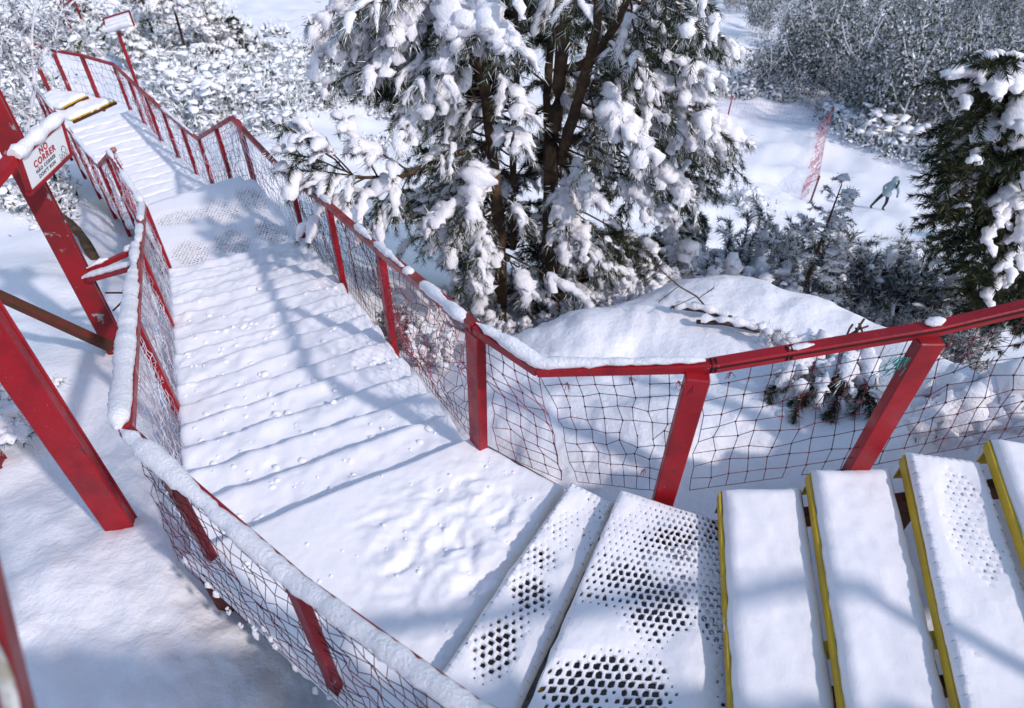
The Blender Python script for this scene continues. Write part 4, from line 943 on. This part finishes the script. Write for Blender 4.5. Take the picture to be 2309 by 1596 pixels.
# upright sapling
sp = empty('pine_sapling', (0, 0, 0)); q = aty(1812, 640, 8.6); top = aty(1818, 415, 8.6); sp.location = (q[0], q[1], gz(q[0], q[1]))
tag(sp, 'upright frosted pine sapling in front of the piste', 'sapling'); S = newS(); hgt = top[2]-gz(q[0], q[1])
S['wood'].tube([(0, 0, -.2), (.02, 0, hgt*.5), (0, 0, hgt)], [.04, .03, .008], 6); 
for i in range(46):
    u = random.uniform(.2, 1); a = random.random()*6.283; l = (1.05-u)*.8+.1; p = V(0, 0, hgt*u); bough(S, p, p+V(math.cos(a)*l, math.sin(a)*l, l*.35), .02, 4, .16, .55, 260, nl=.06, nw=.012, frost=.55, r=.04, hang=.2, leaf0=.2, wood_r=.008)
sp_loc = sp.location.copy(); sp.location = (0, 0, 0); finish(S, sp); sp.location = sp_loc

def surf(x, y, dz=0.):
    q, _ = hit([x], [y]); return q[0]+V(0, 0, dz)
# --- snow-laden boughs poking through by the upper steps, and loose wood
ST = np.array([surf(2000, 830, .15), surf(1900, 800, .25), surf(2150, 860, .2), surf(2308, 900, .2)])
fb = empty('drooping_bough', ST[1], 'snow-loaded pine bough hanging behind the net of the upper steps', 'bough'); S = newS()
for x, y, Yd, r_ in ((1750, 850, 3.9, .10), (1760, 930, 3.7, .09), (1840, 900, 3.6, .10), (1850, 980, 3.5, .085), (1900, 870, 3.7, .09), (1740, 990, 3.7, .07), (1800, 860, 3.8, .09), (1960, 880, 3.7, .08), (1930, 960, 3.5, .07)):
    bough(S, ST[1]+RNG.standard_normal(3)*.05, aty(x, y, Yd), .12, 7, .20, .9, 330, nl=.075, nw=.004, frost=.08, r=r_*.66, fringe=.6, rag=.8, hang=1.1, leaf0=.3, wood_r=.012)
for x, y, Yd in ((1790, 930, 3.6), (1870, 940, 3.5), (1820, 1000, 3.45), (1960, 940, 3.45), (1730, 900, 3.8)):
    bough(S, ST[1]-V(0, 0, .05), aty(x, y, Yd), .08, 9, .22, .15, 700, nl=.085, nw=.006, frost=.05, r=.04, hang=1.2, leaf0=.3, wood_r=.012)
finish(S, fb, 'bark')
fb = empty('drooping_bough', ST[3], 'thick snow-covered bough resting over the rightmost perforated tread', 'bough'); S = newS()
for x, y, Yd, r_ in ((2060, 960, 3.05, .07), (2110, 985, 3.0, .085), (2180, 1000, 2.95, .085), (2240, 985, 2.95, .09), (2300, 1000, 2.9, .09), (2150, 930, 3.2, .10), (2080, 900, 3.4, .08), (2250, 930, 3.15, .11)):
    bough(S, ST[3]+RNG.standard_normal(3)*.08, aty(x, y, Yd), .2, 7, .2, 1, 330, nl=.075, nw=.004, frost=.06, r=r_*1.05, fringe=.2, rag=.5, hang=.6, leaf0=.35, wood_r=.014)
finish(S, fb, 'bark')
def logobj(name, pts, r0, r1_, label, cat, snowr=0., mtl='bark'):
    e = empty(name, pts[0], label, cat); b = MB(); q = poly_at(pts, np.linspace(0, 1, 16)); b.tube(q, np.linspace(r0, r1_, 16), 8, noise=r0*.2, nsc=12); b.build('wood', M[mtl], e, smooth=True)
    if snowr:
        b = MB(); b.tube(q[1:-1]+V(0, 0, r0*.8+snowr*.3), snowr*(.8+.3*np.sin(np.arange(14)*1.7)), 9, .7, noise=snowr*.35, nsc=9); b.build('snow_load', M['snow_tree'], e, smooth=True)
    return e
logobj('dead_branch', [surf(1700, 782, .05), surf(1625, 770, .10), surf(1560, 765, .06)], .030, .022, 'dark dead branch under snow, just above the middle of the railing', 'branch', .055)
logobj('dead_branch', [surf(1640, 748, .03), surf(1570, 742, .10), surf(1505, 730, .07)], .028, .018, 'upper of the two dark dead branches in the snow bank', 'branch', .05)
bY = surf(1605, 738)[1]; tw = empty('bare_twig', aty(1603, 725, bY), 'curved pine twig with sparse needles rising from the snow bank', 'twig'); S = newS()
main = np.array([aty(1605, 740, bY+.05), aty(1598, 700, bY), aty(1570, 668, bY), aty(1530, 645, bY+.05), aty(1490, 610, bY+.1), aty(1450, 560, bY+.2)]); S['wood'].tube(poly_at(main, np.linspace(0, 1, 20)), np.linspace(.011, .004, 20), 6)
for a, b_ in (((1530, 645), (1485, 680)), ((1570, 668), (1510, 695)), ((1575, 672), (1610, 648)), ((1490, 610), (1440, 640)), ((1480, 600), (1500, 570))):
    p = aty(*a, bY+.03); q = aty(*b_, bY-.05); S['wood'].tube([p, (p+q)/2, q], .004, 5); needle_twig(S['needles'], np.array([(p+q)/2, q]), 320, .06, .003, .1)
needle_twig(S['needles'], main[3:], 240, .07, .003, .15); finish(S, tw, 'bark_warm')
gY = surf(1940, 775)[1]-.1; tw = empty('green_sprig', aty(1940, 760, gY), 'small green sprig sticking out just above the railing', 'sprig'); S = newS()
needle_twig(S['needles'], np.array([aty(1900, 768, gY), aty(1945, 752, gY), aty(1985, 758, gY)]), 420, .07, .004, .02); S['wood'].tube([aty(1895, 775, gY), aty(1985, 758, gY)], .005, 5); finish(S, tw)
gY = surf(1735, 795)[1]; tw = empty('snowy_sprig', aty(1730, 760, gY), 'snow-capped pine sprig on the snow bank beside the dead branches', 'sprig'); S = newS()
for x, y in ((1690, 790), (1720, 745), (1790, 770), (1740, 790), (1760, 750)): bough(S, aty(1735, 790, gY), aty(x, y, gY-.1), .06, 4, .12, .9, 330, nl=.07, nw=.0035, frost=.2, r=.05, hang=.2, wood_r=.008)
finish(S, tw)
# left edge bush, frosted tree and black leaning trunk
lb = empty('small_pine', atz(-40, 960, -1.2), 'small snowy pine bush at the left edge between the red columns', 'shrub'); S = newS(); c0 = atz(-60, 950, -1.0)
for x, y in ((20, 860), (60, 900), (80, 930), (40, 960), (70, 985), (10, 1000), (30, 920), (95, 955), (140, 860), (5, 850)):
    bough(S, c0, atz(x, y, -.95+random.uniform(-.1, .15)), .1, 7, .16, .95, 300, nl=.06, nw=.0045, frost=.2, r=.05, hang=.3, wood_r=.01)
finish(S, lb)
logobj('leaning_trunk', [aty(40, 360, 12.0), aty(75, 420, 11.5), aty(125, 480, 10.8), aty(175, 520, 10.0), aty(215, 585, 9.3)], .11, .07, 'dark leaning trunk patched with snow behind the warning sign', 'trunk', .0)
def frost_tree(e, base, pts_list, r0, ntw, tl, wd=.02):
    wb = MB(); fb_ = MB()
    for P in pts_list:
        q = poly_at(P, np.linspace(0, 1, 12)); wb.tube(q, np.linspace(r0, r0*.25, 12), 6, noise=r0*.15, nsc=5)
        for i in range(ntw):
            u = random.uniform(.15, 1); p = poly_at(P, [u])[0]; d = nrm(RNG.standard_normal(3)+V(0, 0, .25)); t_ = p+d*tl*random.uniform(.5, 1.2); segs(wb, [p], [t_], r0*.22, 4)
            n = 16; tt = RNG.random(n)[:, None]; Q = p+(t_-p)*tt; Dr = nrm(d+RNG.standard_normal((n, 3))*.8); pal = np.where((RNG.random(n) < .70)[:, None], pick(FROST, n), pick(DARKF, n)); spikes(fb_, Q, Dr, tl*.33*(.6+.8*RNG.random(n)), wd, pal)
    wb.build('trunk', M['snow_tree'], e, smooth=True); tag(fb_.build('frosted_twigs', M['frost'], e), kind='stuff')
ft = empty('rime_tree', aty(70, 330, 13), 'rime-white bare tree at the top left beside the far railing', 'tree')
c0 = aty(60, 400, 13); c0[2] = gz(c0[0], c0[1])
frost_tree(ft, c0, [[c0, aty(62, 290, 13), aty(80, 190, 13), aty(70, 90, 13), aty(85, -20, 13)], [aty(72, 200, 13), aty(30, 140, 12.8), aty(-10, 60, 12.6)], [aty(78, 150, 13), aty(120, 90, 13.2), aty(140, 20, 13.3)], [aty(74, 110, 13), aty(40, 60, 13), aty(30, -20, 13)], [aty(62, 260, 13), aty(20, 240, 12.8), aty(-20, 200, 12.6)]], .055, 38, .32, .03)

# --- far rime forest and scrub
def forest_proto(n, h, wd, fat=1.):
    wb = MB(); fb_ = MB(); br = [[V(0, 0, -.3), V(random.gauss(0, .1), random.gauss(0, .1), h*.5), V(random.gauss(0, .3), random.gauss(0, .3), h)]]
    for i in range(9):
        a = random.random()*6.283; u = random.uniform(.15, .7); l = h*random.uniform(.25, .5); p = poly_at(br[0], [u])[0]; br.append([p, p+V(math.cos(a)*l*.5, math.sin(a)*l*.5, l*.45), p+V(math.cos(a)*l*.8, math.sin(a)*l*.8, l*1.0)])
    for i, P in enumerate(br):
        q = poly_at(P, np.linspace(0, 1, 6)); wb.tube(q, np.linspace(.07 if i == 0 else .035, .012, 6)*fat, 4, cap=False)
    C_ = np.concatenate([poly_at(P, np.linspace(.15, 1, 10)) for P in br]); Q = C_[RNG.integers(0, len(C_), n)]+RNG.standard_normal((n, 3))*V(.34, .34, .30)*h/4
    Q[:, 2] = np.maximum(Q[:, 2], .02); Dr = nrm(RNG.standard_normal((n, 3))*.7+V(0, 0, .55)); wh = RNG.random(n)
    colr = np.where((wh < .36)[:, None], pick(FROST, n), np.where((wh < .68)[:, None], pick(DARKF*1.3, n), pick(GREEN*1.2, n)))
    spikes(fb_, Q, Dr, .17*(.5+RNG.random(n))*h/4, wd*(.6+.8*RNG.random(n)), colr); return wb, fb_
def scatter(dst, protos, pos, rz, sc):
    for i in range(len(pos)):
        pb_ = protos[i % len(protos)]; v, f, c = pb_; ca, sa = math.cos(rz[i]), math.sin(rz[i])
        q = v@np.array([[ca, sa, 0], [-sa, ca, 0], [0, 0, 1]])*sc[i]+pos[i]; dst.add(q, f, c)
def flat(mb):
    v = np.concatenate(mb.v); f = np.concatenate(mb.f); return v, f, np.concatenate(mb.c)[:, :3]
random.seed(5)
pr = [forest_proto(1150, 4.2, .11) for _ in range(5)]
FOREST = [(1560, -30), (2400, -30), (2400, 420), (2290, 420), (2180, 330), (2100, 350), (1980, 330), (1900, 262), (1840, 240), (1700, 226), (1640, 200), (1700, 185), (1760, 175), (1740, 120), (1690, 75), (1600, 40)]
px = sample_poly(FOREST, 330); H_, ok = hit(px[:, 0], px[:, 1]); H_ = H_[ok]
fo = MB(); scatter(fo, [flat(p[1]) for p in pr], H_, RNG.random(len(H_))*6.28, .55+.5*RNG.random(len(H_))); scatter_w = MB(); scatter(scatter_w, [(np.concatenate(p[0].v), np.concatenate(p[0].f), None) for p in pr], H_, RNG.random(len(H_))*0, .55+.4*RNG.random(len(H_)))
tag(fo.build('rime_forest', M['frost']), 'dense far-off rime-covered wood filling the top right', None, None, 'stuff')
tag(scatter_w.build('forest_stems', M['snow_tree']), 'rime-white stems of the far-off wood', None, None, 'stuff')
for i, (x, y, lab) in enumerate(((1905, 240, 'slender rime-white tree at the lower left of the far wood'), (1960, 300, 'pale branching tree at the near edge of the far wood'), (2060, 280, 'tall white-stemmed tree in the middle of the far wood edge'), (2120, 330, 'curved white-stemmed tree right of the middle of the wood edge'), (1830, 200, 'leaning white tree where the wood meets the snow slope'), (2010, 330, 'forked white tree just above the piste'), (1780, 190, 'leftmost single tree of the far wood'))):
    h0, _ = hit([x], [y]); e = empty('rime_tree', h0[0], lab, 'tree', 'rime trees at the wood edge'); wb, fb_ = forest_proto(1500, 6.2, .12, 1.5)
    wo = wb.build('trunk', M['snow_tree'], None, smooth=True); fo_ = fb_.build('frosted_twigs', M['frost'], None); tag(fo_, kind='stuff'); wo.parent = e; fo_.parent = e
def scrub_proto(n, h, sp_, wd, white, pads=8, pr_=(.07, .17)):
    fb_ = MB(); Q = RNG.standard_normal((n, 3))*V(sp_, sp_, h*.32)*.6; Q[:, 2] = np.abs(Q[:, 2]); Dr = nrm(RNG.standard_normal((n, 3))*.8+Q*V(1, 1, .3)+V(0, 0, .6)); wh = RNG.random(n)+.18*(Q[:, 2]/h-.4)
    colr = np.where((wh > 1-white)[:, None], pick(np.array([(.88, .87, .90), (.86, .85, .89), (.78, .78, .82)]), n).clip(0, .88), np.where((wh > .12)[:, None], pick(DARKF*3.4, n), pick(GREEN*1.6, n)))
    spikes(fb_, Q, Dr, h*.20*(.4+RNG.random(n)), wd*(.6+.9*RNG.random(n)), colr)
    v, f, c = [fb_.v[0]], [fb_.f[0]], [np.concatenate(fb_.c)[:, :3]]; k = len(v[0])
    for _ in range(pads):
        p = RNG.standard_normal(3)*V(sp_, sp_, 0)*.55+V(0, 0, h*random.uniform(.25, .75)); r_ = random.uniform(*pr_); a = np.linspace(0, 6.283, 7)[:-1]
        d = nrm(np.r_[RNG.standard_normal(2), -.2])*r_*1.5
        rings = [p-d+V(0, 0, 0)]+[p+d*(t-.5)+np.c_[np.cos(a)*r_*s_, np.sin(a)*r_*s_, np.sin(a*2)*r_*.15+r_*.4*(1-abs(t-.5))]*(1+.25*RNG.standard_normal((6, 1))) for t, s_ in ((.15, .8), (.6, 1.0))]
        vv = np.vstack([rings[1]-V(0, 0, r_*.5), rings[2], (p+d*.3+V(0, 0, r_*.7))[None]]); ff = [[i, (i+1) % 6, 6+(i+1) % 6] for i in range(6)]+[[i, 6+(i+1) % 6, 6+i] for i in range(6)]+[[6+i, 6+(i+1) % 6, 12] for i in range(6)]
        v.append(vv); f.append(np.array(ff)+k); c.append(np.tile(SNOWC, (len(vv), 1))); k += len(vv)
    return np.concatenate(v), np.concatenate(f), np.concatenate(c)
sc = MB(); prs = [scrub_proto(240, .75, .5, .07, .55, 3), scrub_proto(240, .9, .45, .08, .72, 5, (.05, .13)), scrub_proto(250, .6, .65, .07, .80, 2), scrub_proto(260, 1.1, .5, .075, .62, 6, (.04, .22)), scrub_proto(260, .55, .7, .06, .85, 1)]
for poly, n in (([(-30, -30), (420, -30), (500, 20), (560, 90), (640, 95), (730, 130), (760, 260), (640, 300), (600, 360), (530, 265), (450, 300), (400, 270), (300, 160), (250, 120), (60, 90), (-30, 150)], 800), ([(-30, 60), (60, 120), (140, 260), (60, 300), (-30, 330)], 90), ([(1610, 175), (1720, 205), (1850, 225), (1930, 285), (2100, 350), (2120, 390), (1990, 345), (1910, 315), (1840, 240), (1760, 232), (1610, 218)], 300), ([(1610, 480), (1660, 440), (1700, 440), (1740, 470), (1700, 520)], 12), ([(700, 100), (1000, 60), (1000, 330), (760, 330)], 260), ([(0, 380), (110, 400), (150, 520), (60, 505), (0, 500)], 45), ([(1000, -30), (1640, -30), (1600, 60), (1400, 150), (1000, 120)], 330)):
    px = sample_poly(poly, n); H_, ok = hit(px[:, 0], px[:, 1]); H_ = H_[ok]
    # keep clear of the lower flight
    s_ = (H_[:, :2]-A3)@D3; c_ = (H_[:, :2]-A3)@T3; H_ = H_[~((s_ > -3) & (s_ < S3[-1]+.5) & (c_ > -W3-.3) & (c_ < .4))]
    cl = fbm2(H_[:, 0], H_[:, 1], .28, 3, 81.); H_ = H_[cl > -.42]; cl = cl[cl > -.42]; dist = np.linalg.norm(H_[:, :2], axis=1)
    scatter(sc, [prs[i] for i in RNG.integers(0, 5, 97)], H_+V(0, 0, -.05), RNG.random(len(H_))*6.28, (.30+.75*RNG.random(len(H_))+.35*np.clip(cl, 0, 1))*np.clip(dist/24, .55, 1.8))
tag(sc.build('frosted_scrub', M['frost'], smooth=True), 'frost-covered low scrub spread over the slope', None, None, 'stuff')
# individual taller trees over the scrub at the top left
random.seed(9)
for x, y, hgt, lab in ((425, 135, 5.2, 'tall snowy conifer over the scrub, right of the pole sign'), (350, 95, 4.4, 'snowy conifer behind the pole sign'), (490, 130, 3.4, 'rounded snowy tree at the edge of the open snow slope'), (190, 75, 3.6, 'snowy conifer above the far railing'), (320, 150, 2.2, 'small frosted tree between the far railing and the pole sign'), (540, 118, 2.0, 'small dark green tree standing alone by the open slope')):
    h0, _ = hit([x], [y]); e = empty('snowy_conifer', (0, 0, 0), lab, 'tree', 'trees over the scrub'); S = newS(); dk = 'alone' in lab
    S['wood'].tube([(0, 0, -.3), (.05, 0, hgt*.6), (0, 0, hgt)], [.08, .05, .01], 6)
    for i in range(48):
        u = random.uniform(.08, 1); a = random.random()*6.283; l = (1.08-u)*hgt*.36+.1; p = V(0, 0, hgt*u); bough(S, p, p+V(math.cos(a)*l, math.sin(a)*l, -.15*l), .05, 5, .3, .15 if dk else .75, 120, nl=.16, nw=.03, frost=.05 if dk else .2, r=.12, hang=.5, leaf0=.2, wood_r=.012)
    finish(S, e); e.location = tuple(h0[0])

# ------------------------------------------------------------------ people on the piste
def person(loc, jmat, label, mirror=1, lean=.30):
    J = {'hip': (0.02, 0, .86, .125), 'waist': (.10*lean/.3, 0, 1.02, .125), 'chest': (.20*lean/.3, 0, 1.24, .145), 'neck': (.27*lean/.3, -.02, 1.42, .07), 'head0': (.31*lean/.3, -.04, 1.50, .095), 'head1': (.35*lean/.3, -.06, 1.62, .085),
         'hl': (-.08, .05, .80, .095), 'kl': (-.24, .08, .46, .07), 'al': (-.40, .10, .09, .05), 'tl': (-.30, .06, .03, .045),
         'hr': (.10, -.05, .80, .095), 'kr': (.16, -.08, .44, .07), 'ar': (.10, -.06, .09, .05), 'tr': (.22, -.12, .03, .045),
         'sl': (.10, .14, 1.32, .085), 'el': (-.10, .20, 1.10, .065), 'wl': (-.08, .12, .88, .05), 'fl': (-.06, .08, .80, .035),
         'sr': (.30, -.14, 1.30, .085), 'er': (.42, -.20, 1.08, .065), 'wr': (.44, -.22, .86, .048), 'fr': (.45, -.22, .77, .035)}
    E_ = [('hip', 'waist'), ('waist', 'chest'), ('chest', 'neck'), ('neck', 'head0'), ('head0', 'head1'), ('hip', 'hl'), ('hl', 'kl'), ('kl', 'al'), ('al', 'tl'), ('hip', 'hr'), ('hr', 'kr'), ('kr', 'ar'), ('ar', 'tr'), ('chest', 'sl'), ('sl', 'el'), ('el', 'wl'), ('wl', 'fl'), ('chest', 'sr'), ('sr', 'er'), ('er', 'wr'), ('wr', 'fr')]
    ks = list(J); me = bpy.data.meshes.new('body'); me.from_pydata([(J[k][0]*mirror, J[k][1], J[k][2]) for k in ks], [(ks.index(a), ks.index(b_)) for a, b_ in E_], [])
    o = bpy.data.objects.new('body', me); COL.objects.link(o); mo = o.modifiers.new('skin', 'SKIN'); o.modifiers.new('sub', 'SUBSURF').render_levels = 2; o.modifiers['sub'].levels = 2
    if not me.skin_vertices: me.attributes.new('skin', 'FLOAT', 'POINT') if 0 else None
    bpy.context.view_layer.update()
    for i, k in enumerate(ks):
        sv = me.skin_vertices[0].data[i]; sv.radius = (J[k][3], J[k][3]); sv.use_root = (k == 'hip')
    dg = bpy.context.evaluated_depsgraph_get(); dg.update(); m2 = bpy.data.meshes.new_from_object(o.evaluated_get(dg)); bpy.data.objects.remove(o)
    m2.name = 'body'; m2.materials.clear()
    for k in ('trousers', jmat, 'hair', 'skin'): m2.materials.append(M[k])
    for p in m2.polygons:
        c = p.center; p.use_smooth = True
        p.material_index = 0 if c.z < .80 else 1
        if abs(c.x*mirror) > .34 and c.z < .86 or (c.x*mirror < -.03 and c.y > .06 and c.z < .86 and c.z > .74): p.material_index = 2
        if c.z < .12: p.material_index = 2
        if c.z > 1.46 and c.z < 1.60 and c.y < -.10: p.material_index = 3
    e = empty('person', loc, label, 'person'); bo = bpy.data.objects.new('body', m2); COL.objects.link(bo); bo.parent = e
    def part(nm, mb, mm): q = mb.build(nm, M[mm], None, smooth=True); q.parent = e; return q
    h = np.array(J['head1'][:3])*V(mirror, 1, 1)
    b = MB(); b.tube([h+V(-.10*mirror, .05, -.20), h+V(-.06*mirror, .04, -.07), h+V(-.01, .02, .03), h+V(.03*mirror, 0, .09)], [.09, .135, .125, .05], 10); part('hood', b, jmat)
    b = MB(); b.tube([h+V(.06*mirror, -.09, -.02), h+V(.06*mirror, -.13, -.14), h+V(.03*mirror, -.17, -.30), h+V(.0, -.18, -.42)], [.035, .045, .04, .012], 7); part('hair', b, 'hair')
    wa = np.array(J['waist'][:3])*V(mirror, 1, 1)
    b = MB(); b.tube([wa+V(.02, 0, -.24), wa+V(.01, 0, -.12), wa+V(.02*mirror, 0, .02)], [.20, .185, .15], 12, cap=False); part('jacket_hem', b, jmat)
    return e
h0, _ = hit([1982], [470]); person(h0[0], 'jacket', 'walker in a pale blue hooded jacket and dark trousers crossing the piste', 1, .17)
h0, _ = hit([2212], [545]); person(h0[0], 'pink', 'figure in a bright pink jacket half hidden behind the green pine', -1, .1)

# piste netting
bp, _ = hit([1560, 1640, 1740, 1858, 1846, 1830], [262, 264, 272, 300, 362, 446]); pe = empty('piste_fence', bp[3], 'sagging pink-red piste net strung on poles across the snow slope', 'fence')
for i, p in enumerate(bp[[1, 3, 5]]):
    b = MB(); b.tube([p-V(0, 0, .4), p+V(0, 0, 1.35)], .045, 7); b.build('pole', M['red_old' if i < 2 else 'rust'], pe)
b = MB(); net(b, [p+V(0, 0, 1.25) for p in bp[:4]], [p+V(0, 0, .05) for p in bp[:4]],   .24, .007, .12, .03, 41); b.build('net', M['net_orange'], pe)
b = MB(); net(b, [p+V(0, 0, 1.25) for p in bp[3:]], [p+V(-.5, 0, .05) for p in bp[3:]], .20, .008, .25, .05, 42); b.build('net', M['net_orange'], pe)
# dry grass streak on the piste
gp = sample_poly([(1960, 520), (2010, 528), (2110, 548), (2150, 562), (2090, 556), (2000, 538)], 420); G_, _ = hit(gp[:, 0], gp[:, 1]); b = MB()
spikes(b, G_+V(0, 0, -.02), nrm(RNG.standard_normal(G_.shape)*V(1, .5, .2)+V(.6, -.1, .35)), .22*(.4+RNG.random(len(G_))), .028, pick(np.array([(.16, .11, .045), (.10, .08, .05), (.22, .17, .09)]), len(G_)))
tag(b.build('dry_grass', M['frost']), 'streak of dry yellow grass showing through the piste snow', None, None, 'stuff')
